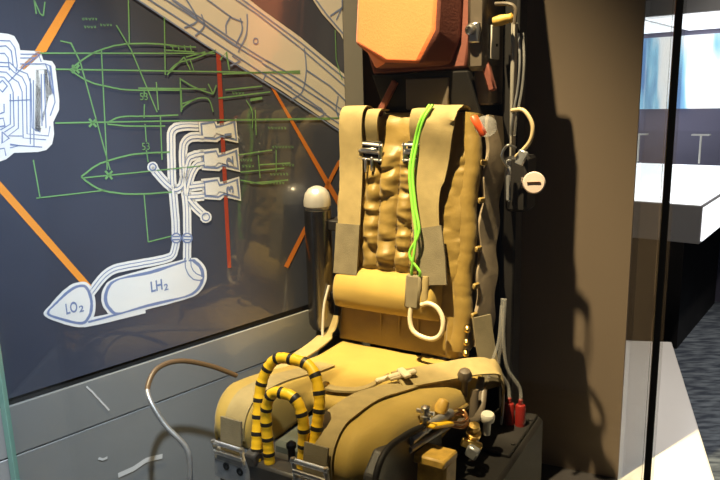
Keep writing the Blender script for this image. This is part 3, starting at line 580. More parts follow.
  ('fuel_system_drawing','white',1,'line',0.0243,[(0.545,1.189),(0.538,1.189),(0.528,1.19),(0.517,1.191),(0.506,1.191),(0.498,1.191),(0.491,1.19),(0.485,1.189),(0.479,1.188),(0.475,1.185),(0.471,1.183),(0.468,1.18),(0.467,1.178),(0.465,1.174),(0.464,1.168),(0.463,1.158),(0.462,1.143),(0.46,1.123),(0.459,1.101),(0.457,1.079),(0.456,1.058),(0.456,1.039),(0.456,1.02),(0.456,1.002),(0.456,0.984),(0.456,0.968),(0.456,0.953),(0.455,0.937),(0.454,0.923),(0.454,0.912),(0.453,0.903)]),
  ('fuel_system_drawing','blue',2,'line',0.0114,[(0.545,1.189),(0.538,1.189),(0.528,1.19),(0.517,1.191),(0.506,1.191),(0.498,1.191),(0.491,1.19),(0.485,1.189),(0.479,1.188),(0.475,1.185),(0.471,1.183),(0.468,1.18),(0.467,1.178),(0.465,1.174),(0.464,1.168),(0.463,1.158),(0.462,1.143),(0.46,1.123),(0.459,1.101),(0.457,1.079),(0.456,1.058),(0.456,1.039),(0.456,1.02),(0.456,1.002),(0.456,0.984),(0.456,0.968),(0.456,0.953),(0.455,0.937),(0.454,0.923),(0.454,0.912),(0.453,0.903)]),
  ('fuel_system_drawing','white',3,'line',0.0069,[(0.545,1.189),(0.538,1.189),(0.528,1.19),(0.517,1.191),(0.506,1.191),(0.498,1.191),(0.491,1.19),(0.485,1.189),(0.479,1.188),(0.475,1.185),(0.471,1.183),(0.468,1.18),(0.467,1.178),(0.465,1.174),(0.464,1.168),(0.463,1.158),(0.462,1.143),(0.46,1.123),(0.459,1.101),(0.457,1.079),(0.456,1.058),(0.456,1.039),(0.456,1.02),(0.456,1.002),(0.456,0.984),(0.456,0.968),(0.456,0.953),(0.455,0.937),(0.454,0.923),(0.454,0.912),(0.453,0.903)]),
  ('fuel_system_drawing','white',1,'line',0.0245,[(0.56,1.16),(0.555,1.16),(0.548,1.161),(0.539,1.162),(0.531,1.162),(0.524,1.162),(0.519,1.161),(0.514,1.159),(0.51,1.157),(0.506,1.154),(0.503,1.151),(0.5,1.147),(0.498,1.144),(0.497,1.14),(0.496,1.134),(0.494,1.126),(0.493,1.115),(0.492,1.102),(0.492,1.087),(0.491,1.071),(0.491,1.055),(0.491,1.038),(0.491,1.021),(0.492,1.003),(0.492,0.984),(0.491,0.963),(0.489,0.939),(0.487,0.912),(0.484,0.884),(0.481,0.859),(0.48,0.84),(0.479,0.828),(0.48,0.821),(0.481,0.817),(0.483,0.814),(0.486,0.811),(0.49,0.807),(0.495,0.803),(0.501,0.8),(0.506,0.797),(0.509,0.795)]),
  ('fuel_system_drawing','blue',2,'line',0.0115,[(0.56,1.16),(0.555,1.16),(0.548,1.161),(0.539,1.162),(0.531,1.162),(0.524,1.162),(0.519,1.161),(0.514,1.159),(0.51,1.157),(0.506,1.154),(0.503,1.151),(0.5,1.147),(0.498,1.144),(0.497,1.14),(0.496,1.134),(0.494,1.126),(0.493,1.115),(0.492,1.102),(0.492,1.087),(0.491,1.071),(0.491,1.055),(0.491,1.038),(0.491,1.021),(0.492,1.003),(0.492,0.984),(0.491,0.963),(0.489,0.939),(0.487,0.912),(0.484,0.884),(0.481,0.859),(0.48,0.84),(0.479,0.828),(0.48,0.821),(0.481,0.817),(0.483,0.814),(0.486,0.811),(0.49,0.807),(0.495,0.803),(0.501,0.8),(0.506,0.797),(0.509,0.795)]),
  ('fuel_system_drawing','white',3,'line',0.0069,[(0.56,1.16),(0.555,1.16),(0.548,1.161),(0.539,1.162),(0.531,1.162),(0.524,1.162),(0.519,1.161),(0.514,1.159),(0.51,1.157),(0.506,1.154),(0.503,1.151),(0.5,1.147),(0.498,1.144),(0.497,1.14),(0.496,1.134),(0.494,1.126),(0.493,1.115),(0.492,1.102),(0.492,1.087),(0.491,1.071),(0.491,1.055),(0.491,1.038),(0.491,1.021),(0.492,1.003),(0.492,0.984),(0.491,0.963),(0.489,0.939),(0.487,0.912),(0.484,0.884),(0.481,0.859),(0.48,0.84),(0.479,0.828),(0.48,0.821),(0.481,0.817),(0.483,0.814),(0.486,0.811),(0.49,0.807),(0.495,0.803),(0.501,0.8),(0.506,0.797),(0.509,0.795)]),
  ('fuel_system_drawing','white',1,'line',0.0246,[(0.556,1.116),(0.551,1.116),(0.544,1.116),(0.537,1.115),(0.529,1.115),(0.523,1.113),(0.518,1.112),(0.514,1.111),(0.511,1.109),(0.507,1.105),(0.504,1.1),(0.5,1.09),(0.496,1.078),(0.492,1.064),(0.488,1.052),(0.484,1.042),(0.479,1.037),(0.473,1.034),(0.468,1.033),(0.463,1.033),(0.46,1.032)]),
  ('fuel_system_drawing','blue',2,'line',0.0116,[(0.556,1.116),(0.551,1.116),(0.544,1.116),(0.537,1.115),(0.529,1.115),(0.523,1.113),(0.518,1.112),(0.514,1.111),(0.511,1.109),(0.507,1.105),(0.504,1.1),(0.5,1.09),(0.496,1.078),(0.492,1.064),(0.488,1.052),(0.484,1.042),(0.479,1.037),(0.473,1.034),(0.468,1.033),(0.463,1.033),(0.46,1.032)]),
  ('fuel_system_drawing','white',3,'line',0.0069,[(0.556,1.116),(0.551,1.116),(0.544,1.116),(0.537,1.115),(0.529,1.115),(0.523,1.113),(0.518,1.112),(0.514,1.111),(0.511,1.109),(0.507,1.105),(0.504,1.1),(0.5,1.09),(0.496,1.078),(0.492,1.064),(0.488,1.052),(0.484,1.042),(0.479,1.037),(0.473,1.034),(0.468,1.033),(0.463,1.033),(0.46,1.032)]),
  ('fuel_system_drawing','white',1,'line',0.0247,[(0.554,1.093),(0.551,1.092),(0.546,1.092),(0.54,1.091),(0.534,1.09),(0.529,1.087),(0.525,1.083),(0.521,1.078),(0.516,1.072),(0.512,1.065),(0.509,1.058),(0.505,1.049),(0.501,1.039),(0.498,1.028),(0.495,1.019),(0.493,1.013)]),
  ('fuel_system_drawing','blue',2,'line',0.0116,[(0.554,1.093),(0.551,1.092),(0.546,1.092),(0.54,1.091),(0.534,1.09),(0.529,1.087),(0.525,1.083),(0.521,1.078),(0.516,1.072),(0.512,1.065),(0.509,1.058),(0.505,1.049),(0.501,1.039),(0.498,1.028),(0.495,1.019),(0.493,1.013)]),
  ('fuel_system_drawing','white',3,'line',0.007,[(0.554,1.093),(0.551,1.092),(0.546,1.092),(0.54,1.091),(0.534,1.09),(0.529,1.087),(0.525,1.083),(0.521,1.078),(0.516,1.072),(0.512,1.065),(0.509,1.058),(0.505,1.049),(0.501,1.039),(0.498,1.028),(0.495,1.019),(0.493,1.013)]),
  ('fuel_system_drawing','white',1,'line',0.0248,[(0.549,1.035),(0.542,1.035),(0.531,1.035),(0.519,1.035),(0.508,1.035),(0.501,1.035)]),
  ('fuel_system_drawing','blue',2,'line',0.0117,[(0.549,1.035),(0.542,1.035),(0.531,1.035),(0.519,1.035),(0.508,1.035),(0.501,1.035)]),
  ('fuel_system_drawing','white',3,'line',0.007,[(0.549,1.035),(0.542,1.035),(0.531,1.035),(0.519,1.035),(0.508,1.035),(0.501,1.035)]),
  ('fuel_system_drawing','white',1,'line',0.0248,[(0.547,1.006),(0.539,1.007),(0.528,1.007),(0.516,1.008),(0.506,1.009),(0.498,1.009)]),
  ('fuel_system_drawing','blue',2,'line',0.0116,[(0.547,1.006),(0.539,1.007),(0.528,1.007),(0.516,1.008),(0.506,1.009),(0.498,1.009)]),
  ('fuel_system_drawing','white',3,'line',0.007,[(0.547,1.006),(0.539,1.007),(0.528,1.007),(0.516,1.008),(0.506,1.009),(0.498,1.009)]),
  ('fuel_system_drawing','white',1,'line',0.0238,[(0.404,1.096),(0.409,1.091),(0.414,1.083),(0.421,1.074),(0.428,1.065),(0.434,1.058),(0.439,1.052),(0.445,1.047),(0.45,1.042),(0.454,1.038),(0.457,1.035)]),
  ('fuel_system_drawing','blue',2,'line',0.0112,[(0.404,1.096),(0.409,1.091),(0.414,1.083),(0.421,1.074),(0.428,1.065),(0.434,1.058),(0.439,1.052),(0.445,1.047),(0.45,1.042),(0.454,1.038),(0.457,1.035)]),
  ('fuel_system_drawing','white',3,'line',0.0067,[(0.404,1.096),(0.409,1.091),(0.414,1.083),(0.421,1.074),(0.428,1.065),(0.434,1.058),(0.439,1.052),(0.445,1.047),(0.45,1.042),(0.454,1.038),(0.457,1.035)]),
  ('fuel_system_drawing','white',1,'line',0.0247,[(0.498,1.004),(0.501,1.001),(0.505,0.996),(0.509,0.99),(0.515,0.983),(0.519,0.978),(0.525,0.972),(0.531,0.966),(0.536,0.961),(0.541,0.956),(0.545,0.953)]),
  ('fuel_system_drawing','blue',2,'line',0.0116,[(0.498,1.004),(0.501,1.001),(0.505,0.996),(0.509,0.99),(0.515,0.983),(0.519,0.978),(0.525,0.972),(0.531,0.966),(0.536,0.961),(0.541,0.956),(0.545,0.953)]),
  ('fuel_system_drawing','white',3,'line',0.007,[(0.498,1.004),(0.501,1.001),(0.505,0.996),(0.509,0.99),(0.515,0.983),(0.519,0.978),(0.525,0.972),(0.531,0.966),(0.536,0.961),(0.541,0.956),(0.545,0.953)]),
  ('fuel_system_drawing','white',1,'line',0.023,[(0.454,0.914),(0.453,0.909),(0.453,0.903),(0.452,0.896),(0.45,0.889),(0.448,0.883),(0.446,0.878),(0.444,0.873),(0.442,0.869),(0.438,0.865),(0.432,0.862),(0.423,0.861),(0.413,0.86),(0.402,0.86),(0.389,0.86),(0.375,0.86),(0.359,0.861),(0.341,0.861),(0.322,0.862),(0.305,0.862),(0.29,0.862),(0.28,0.861),(0.273,0.859),(0.267,0.857),(0.261,0.854),(0.254,0.85),(0.245,0.843),(0.235,0.834),(0.225,0.824),(0.216,0.816),(0.21,0.81)]),
  ('fuel_system_drawing','blue',2,'line',0.0108,[(0.454,0.914),(0.453,0.909),(0.453,0.903),(0.452,0.896),(0.45,0.889),(0.448,0.883),(0.446,0.878),(0.444,0.873),(0.442,0.869),(0.438,0.865),(0.432,0.862),(0.423,0.861),(0.413,0.86),(0.402,0.86),(0.389,0.86),(0.375,0.86),(0.359,0.861),(0.341,0.861),(0.322,0.862),(0.305,0.862),(0.29,0.862),(0.28,0.861),(0.273,0.859),(0.267,0.857),(0.261,0.854),(0.254,0.85),(0.245,0.843),(0.235,0.834),(0.225,0.824),(0.216,0.816),(0.21,0.81)]),
  ('fuel_system_drawing','white',3,'line',0.0065,[(0.454,0.914),(0.453,0.909),(0.453,0.903),(0.452,0.896),(0.45,0.889),(0.448,0.883),(0.446,0.878),(0.444,0.873),(0.442,0.869),(0.438,0.865),(0.432,0.862),(0.423,0.861),(0.413,0.86),(0.402,0.86),(0.389,0.86),(0.375,0.86),(0.359,0.861),(0.341,0.861),(0.322,0.862),(0.305,0.862),(0.29,0.862),(0.28,0.861),(0.273,0.859),(0.267,0.857),(0.261,0.854),(0.254,0.85),(0.245,0.843),(0.235,0.834),(0.225,0.824),(0.216,0.816),(0.21,0.81)]),
  ('fuel_system_drawing','white',1,'fill',0.0,[(0.546,1.202),(0.601,1.204),(0.603,1.191),(0.619,1.193),(0.665,1.203),(0.667,1.137),(0.612,1.151),(0.599,1.144),(0.547,1.15)]),
  ('fuel_system_drawing','blue',2,'loop',0.0048,[(0.554,1.194),(0.594,1.197),(0.599,1.184),(0.622,1.185),(0.658,1.195),(0.661,1.146),(0.613,1.159),(0.593,1.153),(0.554,1.158)]),
  ('fuel_system_drawing','white',4,'fill',0.0,[(0.56,1.189),(0.591,1.192),(0.597,1.179),(0.653,1.19),(0.654,1.151),(0.598,1.168),(0.588,1.158),(0.557,1.161)]),
  ('fuel_system_drawing','white',1,'fill',0.0,[(0.545,1.127),(0.601,1.128),(0.603,1.115),(0.619,1.116),(0.666,1.125),(0.667,1.058),(0.612,1.074),(0.599,1.067),(0.546,1.075)]),
  ('fuel_system_drawing','blue',2,'loop',0.0048,[(0.553,1.119),(0.594,1.121),(0.599,1.107),(0.622,1.108),(0.658,1.117),(0.661,1.067),(0.613,1.082),(0.593,1.076),(0.553,1.082)]),
  ('fuel_system_drawing','white',4,'fill',0.0,[(0.559,1.114),(0.59,1.116),(0.597,1.102),(0.653,1.112),(0.655,1.073),(0.598,1.091),(0.587,1.082),(0.557,1.086)]),
  ('fuel_system_drawing','white',1,'fill',0.0,[(0.541,1.052),(0.598,1.051),(0.6,1.038),(0.616,1.039),(0.663,1.046),(0.664,0.978),(0.609,0.996),(0.596,0.989),(0.543,0.999)]),
  ('fuel_system_drawing','blue',2,'loop',0.0048,[(0.55,1.043),(0.591,1.044),(0.596,1.03),(0.618,1.03),(0.655,1.038),(0.658,0.987),(0.61,1.004),(0.59,0.998),(0.55,1.006)]),
  ('fuel_system_drawing','white',4,'fill',0.0,[(0.556,1.038),(0.587,1.039),(0.594,1.025),(0.65,1.034),(0.652,0.993),(0.594,1.014),(0.584,1.004),(0.553,1.009)]),
  ('fuel_system_drawing','white',3,'fill',0.0,[(0.421,1.094),(0.418,1.088),(0.412,1.083),(0.404,1.082),(0.397,1.085),(0.392,1.09),(0.391,1.097),(0.394,1.104),(0.4,1.108),(0.407,1.109),(0.414,1.107),(0.419,1.101)]),
  ('fuel_system_drawing','blue',4,'loop',0.0033,[(0.415,1.095),(0.413,1.091),(0.41,1.088),(0.405,1.088),(0.401,1.089),(0.398,1.092),(0.397,1.097),(0.399,1.101),(0.402,1.103),(0.407,1.104),(0.411,1.102),(0.414,1.099)]),
  ('fuel_system_drawing','white',3,'fill',0.0,[(0.565,0.947),(0.562,0.939),(0.554,0.935),(0.545,0.934),(0.536,0.937),(0.53,0.944),(0.528,0.953),(0.531,0.96),(0.538,0.965),(0.548,0.966),(0.557,0.962),(0.563,0.955)]),
  ('fuel_system_drawing','blue',4,'loop',0.0035,[(0.558,0.948),(0.556,0.943),(0.551,0.94),(0.545,0.94),(0.54,0.942),(0.536,0.946),(0.535,0.952),(0.537,0.956),(0.541,0.959),(0.547,0.96),(0.553,0.958),(0.557,0.953)]),
  ('fuel_system_drawing','blue',4,'fill',0.0,[(0.469,0.906),(0.467,0.899),(0.46,0.895),(0.452,0.894),(0.444,0.898),(0.439,0.904),(0.438,0.911),(0.441,0.918),(0.447,0.922),(0.455,0.923),(0.463,0.919),(0.468,0.913)]),
  ('fuel_system_drawing','white',5,'fill',0.0,[(0.465,0.907),(0.463,0.902),(0.458,0.898),(0.453,0.898),(0.447,0.9),(0.443,0.905),(0.442,0.91),(0.444,0.915),(0.449,0.918),(0.455,0.919),(0.46,0.916),(0.464,0.912)]),
  ('fuel_system_drawing','blue',6,'line',0.004,[(0.444,0.914),(0.464,0.911)]),
  ('fuel_system_drawing','blue',6,'line',0.004,[(0.443,0.906),(0.463,0.903)]),
  ('fuel_system_drawing','blue',4,'fill',0.0,[(0.502,0.9),(0.499,0.893),(0.492,0.889),(0.484,0.889),(0.476,0.892),(0.471,0.898),(0.469,0.906),(0.472,0.913),(0.479,0.917),(0.487,0.917),(0.495,0.914),(0.5,0.908)]),
  ('fuel_system_drawing','white',5,'fill',0.0,[(0.497,0.901),(0.495,0.896),(0.491,0.893),(0.485,0.893),(0.479,0.895),(0.475,0.9),(0.474,0.905),(0.476,0.91),(0.481,0.913),(0.487,0.914),(0.492,0.911),(0.496,0.907)]),
  ('fuel_system_drawing','blue',6,'line',0.004,[(0.476,0.909),(0.496,0.905)]),
  ('fuel_system_drawing','blue',6,'line',0.004,[(0.475,0.901),(0.495,0.897)]),
  ('fuel_system_drawing','white',2,'fill',0.0,[(0.278,0.839),(0.292,0.841),(0.309,0.842),(0.328,0.843),(0.349,0.844),(0.371,0.845),(0.394,0.846),(0.42,0.847),(0.447,0.848),(0.471,0.849),(0.49,0.848),(0.502,0.847),(0.509,0.845),(0.512,0.843),(0.514,0.84),(0.518,0.836),(0.522,0.832),(0.526,0.827),(0.53,0.821),(0.533,0.815),(0.535,0.809),(0.536,0.803),(0.536,0.797),(0.536,0.79),(0.535,0.783),(0.533,0.777),(0.53,0.772),(0.526,0.766),(0.522,0.761),(0.517,0.756),(0.511,0.752),(0.507,0.749),(0.503,0.747),(0.497,0.745),(0.489,0.743),(0.476,0.742),(0.457,0.741),(0.434,0.741),(0.408,0.74),(0.383,0.741),(0.361,0.741),(0.34,0.741),(0.32,0.742),(0.301,0.743),(0.284,0.744),(0.272,0.746),(0.263,0.748),(0.258,0.751),(0.255,0.754),(0.252,0.758),(0.25,0.763),(0.247,0.768),(0.244,0.773),(0.242,0.779),(0.241,0.785),(0.24,0.792),(0.241,0.798),(0.242,0.805),(0.244,0.812),(0.247,0.818),(0.251,0.823),(0.254,0.827),(0.257,0.831),(0.262,0.834),(0.268,0.836)]),
  ('fuel_system_drawing','blue',4,'fill',0.0,[(0.284,0.836),(0.297,0.837),(0.314,0.838),(0.332,0.838),(0.352,0.838),(0.373,0.838),(0.394,0.84),(0.419,0.841),(0.444,0.843),(0.466,0.845),(0.484,0.845),(0.495,0.844),(0.502,0.843),(0.505,0.84),(0.507,0.837),(0.511,0.834),(0.515,0.83),(0.519,0.825),(0.522,0.82),(0.525,0.814),(0.527,0.809),(0.528,0.803),(0.528,0.796),(0.528,0.79),(0.526,0.784),(0.524,0.778),(0.522,0.773),(0.518,0.768),(0.514,0.763),(0.509,0.758),(0.504,0.755),(0.499,0.752),(0.494,0.75),(0.489,0.748),(0.481,0.747),(0.469,0.746),(0.452,0.746),(0.43,0.746),(0.407,0.746),(0.384,0.746),(0.363,0.747),(0.344,0.747),(0.324,0.747),(0.306,0.747),(0.29,0.747),(0.277,0.748),(0.269,0.75),(0.264,0.753),(0.261,0.756),(0.258,0.76),(0.256,0.764),(0.253,0.769),(0.25,0.774),(0.248,0.78),(0.247,0.786),(0.246,0.792),(0.247,0.798),(0.248,0.804),(0.251,0.811),(0.254,0.817),(0.257,0.822),(0.261,0.826),(0.264,0.829),(0.268,0.832),(0.275,0.834)]),
  ('fuel_system_drawing','white',5,'fill',0.0,[(0.292,0.833),(0.305,0.833),(0.32,0.832),(0.338,0.831),(0.356,0.83),(0.375,0.83),(0.395,0.831),(0.417,0.834),(0.44,0.837),(0.46,0.839),(0.476,0.841),(0.486,0.84),(0.492,0.839),(0.496,0.837),(0.498,0.834),(0.501,0.831),(0.505,0.827),(0.509,0.823),(0.513,0.818),(0.515,0.813),(0.517,0.807),(0.518,0.802),(0.518,0.796),(0.517,0.79),(0.516,0.785),(0.514,0.779),(0.511,0.774),(0.508,0.77),(0.503,0.765),(0.499,0.761),(0.493,0.758),(0.489,0.756),(0.484,0.754),(0.478,0.753),(0.471,0.752),(0.46,0.751),(0.445,0.751),(0.426,0.752),(0.406,0.753),(0.386,0.754),(0.367,0.754),(0.349,0.754),(0.33,0.753),(0.313,0.752),(0.297,0.751),(0.285,0.751),(0.277,0.753),(0.272,0.755),(0.269,0.758),(0.266,0.762),(0.264,0.766),(0.261,0.77),(0.258,0.775),(0.256,0.781),(0.255,0.786),(0.255,0.792),(0.255,0.797),(0.257,0.804),(0.259,0.81),(0.262,0.815),(0.266,0.82),(0.269,0.824),(0.273,0.827),(0.277,0.829),(0.283,0.831)]),
  ('fuel_system_drawing','white',2,'fill',0.0,[(0.106,0.791),(0.106,0.796),(0.11,0.801),(0.115,0.805),(0.121,0.809),(0.126,0.814),(0.132,0.819),(0.139,0.825),(0.146,0.83),(0.152,0.835),(0.159,0.839),(0.165,0.842),(0.17,0.845),(0.176,0.847),(0.181,0.848),(0.186,0.848),(0.192,0.848),(0.197,0.848),(0.203,0.847),(0.208,0.845),(0.212,0.842),(0.216,0.837),(0.219,0.831),(0.221,0.824),(0.223,0.816),(0.225,0.809),(0.226,0.803),(0.226,0.796),(0.226,0.789),(0.225,0.782),(0.224,0.776),(0.223,0.771),(0.221,0.765),(0.219,0.76),(0.216,0.756),(0.213,0.751),(0.209,0.748),(0.206,0.744),(0.201,0.74),(0.196,0.739),(0.19,0.739),(0.181,0.741),(0.171,0.745),(0.16,0.751),(0.149,0.757),(0.14,0.763),(0.132,0.768),(0.123,0.774),(0.115,0.78),(0.109,0.786)]),
  ('fuel_system_drawing','blue',4,'fill',0.0,[(0.112,0.792),(0.113,0.796),(0.116,0.8),(0.121,0.804),(0.127,0.808),(0.132,0.812),(0.138,0.816),(0.144,0.821),(0.15,0.825),(0.156,0.83),(0.162,0.833),(0.167,0.836),(0.172,0.838),(0.176,0.84),(0.181,0.841),(0.185,0.842),(0.19,0.842),(0.195,0.842),(0.2,0.841),(0.204,0.84),(0.208,0.837),(0.211,0.833),(0.214,0.827),(0.216,0.821),(0.218,0.814),(0.219,0.808),(0.219,0.802),(0.22,0.796),(0.219,0.79),(0.219,0.784),(0.218,0.779),(0.217,0.774),(0.215,0.769),(0.213,0.765),(0.211,0.761),(0.208,0.757),(0.205,0.754),(0.202,0.75),(0.198,0.747),(0.194,0.746),(0.188,0.746),(0.181,0.748),(0.172,0.752),(0.162,0.757),(0.153,0.762),(0.145,0.767),(0.137,0.772),(0.128,0.777),(0.121,0.782),(0.115,0.787)]),
  ('fuel_system_drawing','white',5,'fill',0.0,[(0.118,0.792),(0.119,0.796),(0.122,0.8),(0.128,0.803),(0.133,0.807),(0.139,0.81),(0.143,0.814),(0.149,0.817),(0.154,0.821),(0.16,0.824),(0.164,0.827),(0.169,0.829),(0.173,0.831),(0.177,0.833),(0.18,0.834),(0.184,0.835),(0.188,0.836),(0.193,0.836),(0.197,0.835),(0.201,0.834),(0.204,0.832),(0.206,0.828),(0.209,0.823),(0.21,0.817),(0.211,0.812),(0.212,0.806),(0.213,0.801),(0.213,0.796),(0.213,0.791),(0.212,0.787),(0.211,0.782),(0.21,0.778),(0.209,0.774),(0.208,0.77),(0.206,0.766),(0.204,0.763),(0.201,0.76),(0.199,0.757),(0.195,0.754),(0.191,0.753),(0.187,0.753),(0.18,0.755),(0.173,0.758),(0.165,0.762),(0.157,0.767),(0.149,0.771),(0.142,0.775),(0.134,0.78),(0.127,0.784),(0.121,0.788)]),
  ('fuel_system_drawing','white',1,'line',0.0208,[(0.193,0.748),(0.242,0.745),(0.35,0.743)]),
  ('fuel_system_drawing','blue',3,'line',0.0052,[(0.203,0.748),(0.242,0.748),(0.296,0.749)]),
  ('fuel_system_drawing','white',6,'line',0.0058,[(0.481,0.856),(0.481,0.85),(0.481,0.842),(0.481,0.833),(0.482,0.824),(0.484,0.817),(0.486,0.811),(0.489,0.806),(0.492,0.802),(0.496,0.798),(0.5,0.795),(0.504,0.792),(0.509,0.79),(0.514,0.789),(0.518,0.788),(0.521,0.787)]),
  ('fuel_system_drawing','blue',6,'line',0.0029,[(0.473,0.852),(0.473,0.847),(0.473,0.841),(0.473,0.833),(0.473,0.826),(0.475,0.819),(0.477,0.813),(0.48,0.806),(0.484,0.8),(0.489,0.795),(0.493,0.79),(0.499,0.787),(0.505,0.785),(0.511,0.783),(0.516,0.781),(0.52,0.78)]),
  ('fuel_system_drawing','blue',6,'line',0.0029,[(0.489,0.849),(0.49,0.845),(0.49,0.839),(0.49,0.833),(0.49,0.826),(0.492,0.821),(0.494,0.816),(0.496,0.812),(0.5,0.808),(0.503,0.804),(0.507,0.801),(0.51,0.799),(0.514,0.797),(0.519,0.795),(0.522,0.794),(0.525,0.793)]),
  ('scuff_mark#0','scuff_pale',9,'line',0.004,[(0.181,0.593),(0.183,0.589),(0.187,0.583),(0.192,0.576),(0.197,0.568),(0.201,0.56),(0.207,0.551),(0.213,0.54),(0.22,0.529),(0.225,0.52),(0.229,0.513)]),  # pale strokes painting reflections onto the board below the panel
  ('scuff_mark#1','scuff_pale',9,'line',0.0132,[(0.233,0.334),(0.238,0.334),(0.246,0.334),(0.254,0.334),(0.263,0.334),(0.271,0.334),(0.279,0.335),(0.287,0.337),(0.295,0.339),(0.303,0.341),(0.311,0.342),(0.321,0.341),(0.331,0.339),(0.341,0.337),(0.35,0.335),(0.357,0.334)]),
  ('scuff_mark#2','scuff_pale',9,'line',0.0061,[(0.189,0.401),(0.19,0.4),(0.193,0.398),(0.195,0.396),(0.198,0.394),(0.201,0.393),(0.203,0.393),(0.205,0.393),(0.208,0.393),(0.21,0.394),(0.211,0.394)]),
]
ART_TEXT = [('LO', 0.155, 0.78, 0.0282, 0.0013, 0.0234), ('2', 0.185, 0.777, 0.012, 0.0006, 0.0142), ('LH', 0.37, 0.783, 0.0339, 0.0015, 0.0256), ('2', 0.406, 0.779, 0.0145, 0.0007, 0.0156), ('1', 0.629, 1.156, 0.0164, 0.0017, 0.0264), ('2', 0.629, 1.078, 0.0165, 0.0012, 0.0268), ('3', 0.623, 1.002, 0.0166, 0.0008, 0.0271), ('53', 0.389, 1.258, 0.021, -0.0005, 0.0164), ('53', 0.382, 1.139, 0.0213, -0.0004, 0.0168)]

INK = {'green': 'greenink', 'orange': 'orangeink', 'red': 'redink'}
LZ = .00016
groups = {}
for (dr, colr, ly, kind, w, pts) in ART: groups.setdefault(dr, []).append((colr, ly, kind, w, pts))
from mathutils.geometry import tessellate_polygon
def art_mesh(name, els):
    mats = []; mb = MB()
    for (colr, ly, kind, w, pts) in els:
        mm = M[INK.get(colr, colr)]
        if mm not in mats: mats.append(mm)
        mi = mats.index(mm); y = -.0006 - LZ * ly
        if kind == 'fill':
            vs = [Vector((a, y, z)) for a, z in pts]
            tr = tessellate_polygon([vs])
            mb.add(vs, [tuple(t) for t in tr], mi)
        else:
            P = [Vector((a, 0, z)) for a, z in pts]; m = len(P); cl = kind == 'loop'; vs = []
            for i in range(m):
                a = P[(i - 1) % m] if cl else P[max(0, i - 1)]; b = P[(i + 1) % m] if cl else P[min(m - 1, i + 1)]
                d = (b - a); d = d.normalized() if d.length > 1e-7 else Vector((1, 0, 0))
                nn = Vector((-d.z, 0, d.x)); k = 1.
                if (cl or 0 < i < m - 1):
                    e = (P[i] - a); e = e.normalized() if e.length > 1e-7 else d
                    k = 1 / max(.5, abs(e.dot(d)))
                vs += [P[i] + nn * w / 2 * k + Vector((0, y, 0)), P[i] - nn * w / 2 * k + Vector((0, y, 0))]
            fs = []
            for i in range(m if cl else m - 1):
                j = (i + 1) % m; fs.append((2 * i, 2 * i + 1, 2 * j + 1, 2 * j))
            mb.add(vs, fs, mi)
    return mats, mb
def art_obj(name, els):
    # clip everything to the panel
    els = [(c, l, k, w, [(max(-.395, min(PEND - .002, a)), z) for a, z in p]) for c, l, k, w, p in els]
    mats, mb = art_mesh(name, els)
    me = bpy.data.meshes.new(name); me.from_pydata(mb.v, [], mb.f)
    for m in mats: me.materials.append(m)
    me.polygons.foreach_set('material_index', mb.mi); me.update()
    o = bpy.data.objects.new(name, me); COL.objects.link(o); o.parent = gp
    return o
AO = {}
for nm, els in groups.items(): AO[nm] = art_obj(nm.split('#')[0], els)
ALB = {'green_schematic': 'green line schematic', 'orange_line': 'orange trajectory lines', 'red_line': 'red vertical line', 'rocket_drawing': 'white rocket body with blue outlines',
       'rocket_nose_drawing': 'white tip of a second rocket', 'piping_drawing': 'white cluster of blue-lined pipes', 'fuel_system_drawing': 'white tanks, pipes and three engine nozzles', 'scuff_mark': 'pale scuff marks'}
ALB.pop('scuff_mark')
for k, v in ALB.items(): AO[k]['label'] = v
for (s_, x0, z0, dx, dz, h) in ART_TEXT:
    cu = bpy.data.curves.new('lettering', 'FONT'); cu.body = s_; cu.size = h * 1.5; cu.extrude = 0; cu.offset = h * (.0 if s_ == '53' else .035)
    to = bpy.data.objects.new('lettering', cu); COL.objects.link(to)
    bpy.context.view_layer.update()
    me = bpy.data.meshes.new_from_object(to.evaluated_get(bpy.context.evaluated_depsgraph_get()))
    bpy.data.objects.remove(to)
    xs = [v.co.x for v in me.vertices]; wd_ = max(xs) - min(xs)
    sx = (dx * .95) / wd_ if s_ in ('LO', 'LH', '53') else min(1.1, dx / wd_)
    for v in me.vertices:
        x, y = (v.co.x - min(xs)) * sx, v.co.y
        if s_ in '123' and h > .02 * 1.0: x, y = -y * .8 + dx, (v.co.x - min(xs)) * 1.2 + .002
        v.co = (x0 + x, -.0006 - LZ * 7.5, z0 + y + x * dz / max(dx, 1e-4) * .5)
    me.materials.clear(); me.materials.append(M['greenink'] if s_ == '53' else M['blue'])
    lo = bpy.data.objects.new('lettering', me); COL.objects.link(lo); lo.parent = gp

# ---- glass case
gc = thing('glass_case', 'tall glass display case enclosing the ejection seat, black seal on its corner', 'display case', (GB.x, GB.y, 0))
def gl(a, b, t, name, m, z0=.0, z1=2.7):
    a = Vector(a) - GB; b = Vector(b) - GB; d = (b - a).normalized(); n = Vector((d.y, -d.x)) * t
    mb = MB(); mb.prism([a, b, b + n, a + n], z0, z1); return mb.build(name, m, gc, smooth=False)
fd = (GB - GA).normalized(); sd = (GC - GB).normalized()
gl(GA + fd * .014, GB - fd * .008, .010, 'glass_pane', M['glass'])
gl(GB + sd * .008, GC, .010, 'glass_pane', M['glass_side'])
o = gl(GA, GA + fd * .013, .012, 'glass_edge', M['glassedge']); o['label'] = 'green polished glass edge'
mb = MB(); mb.box((0, 0, 1.35), (.0095, .0095, 2.7), rotm(z=math.atan2(fd.y, fd.x))); o = mb.build('corner_seal', M['seal'], gc, smooth=False); o['label'] = 'black corner seal'

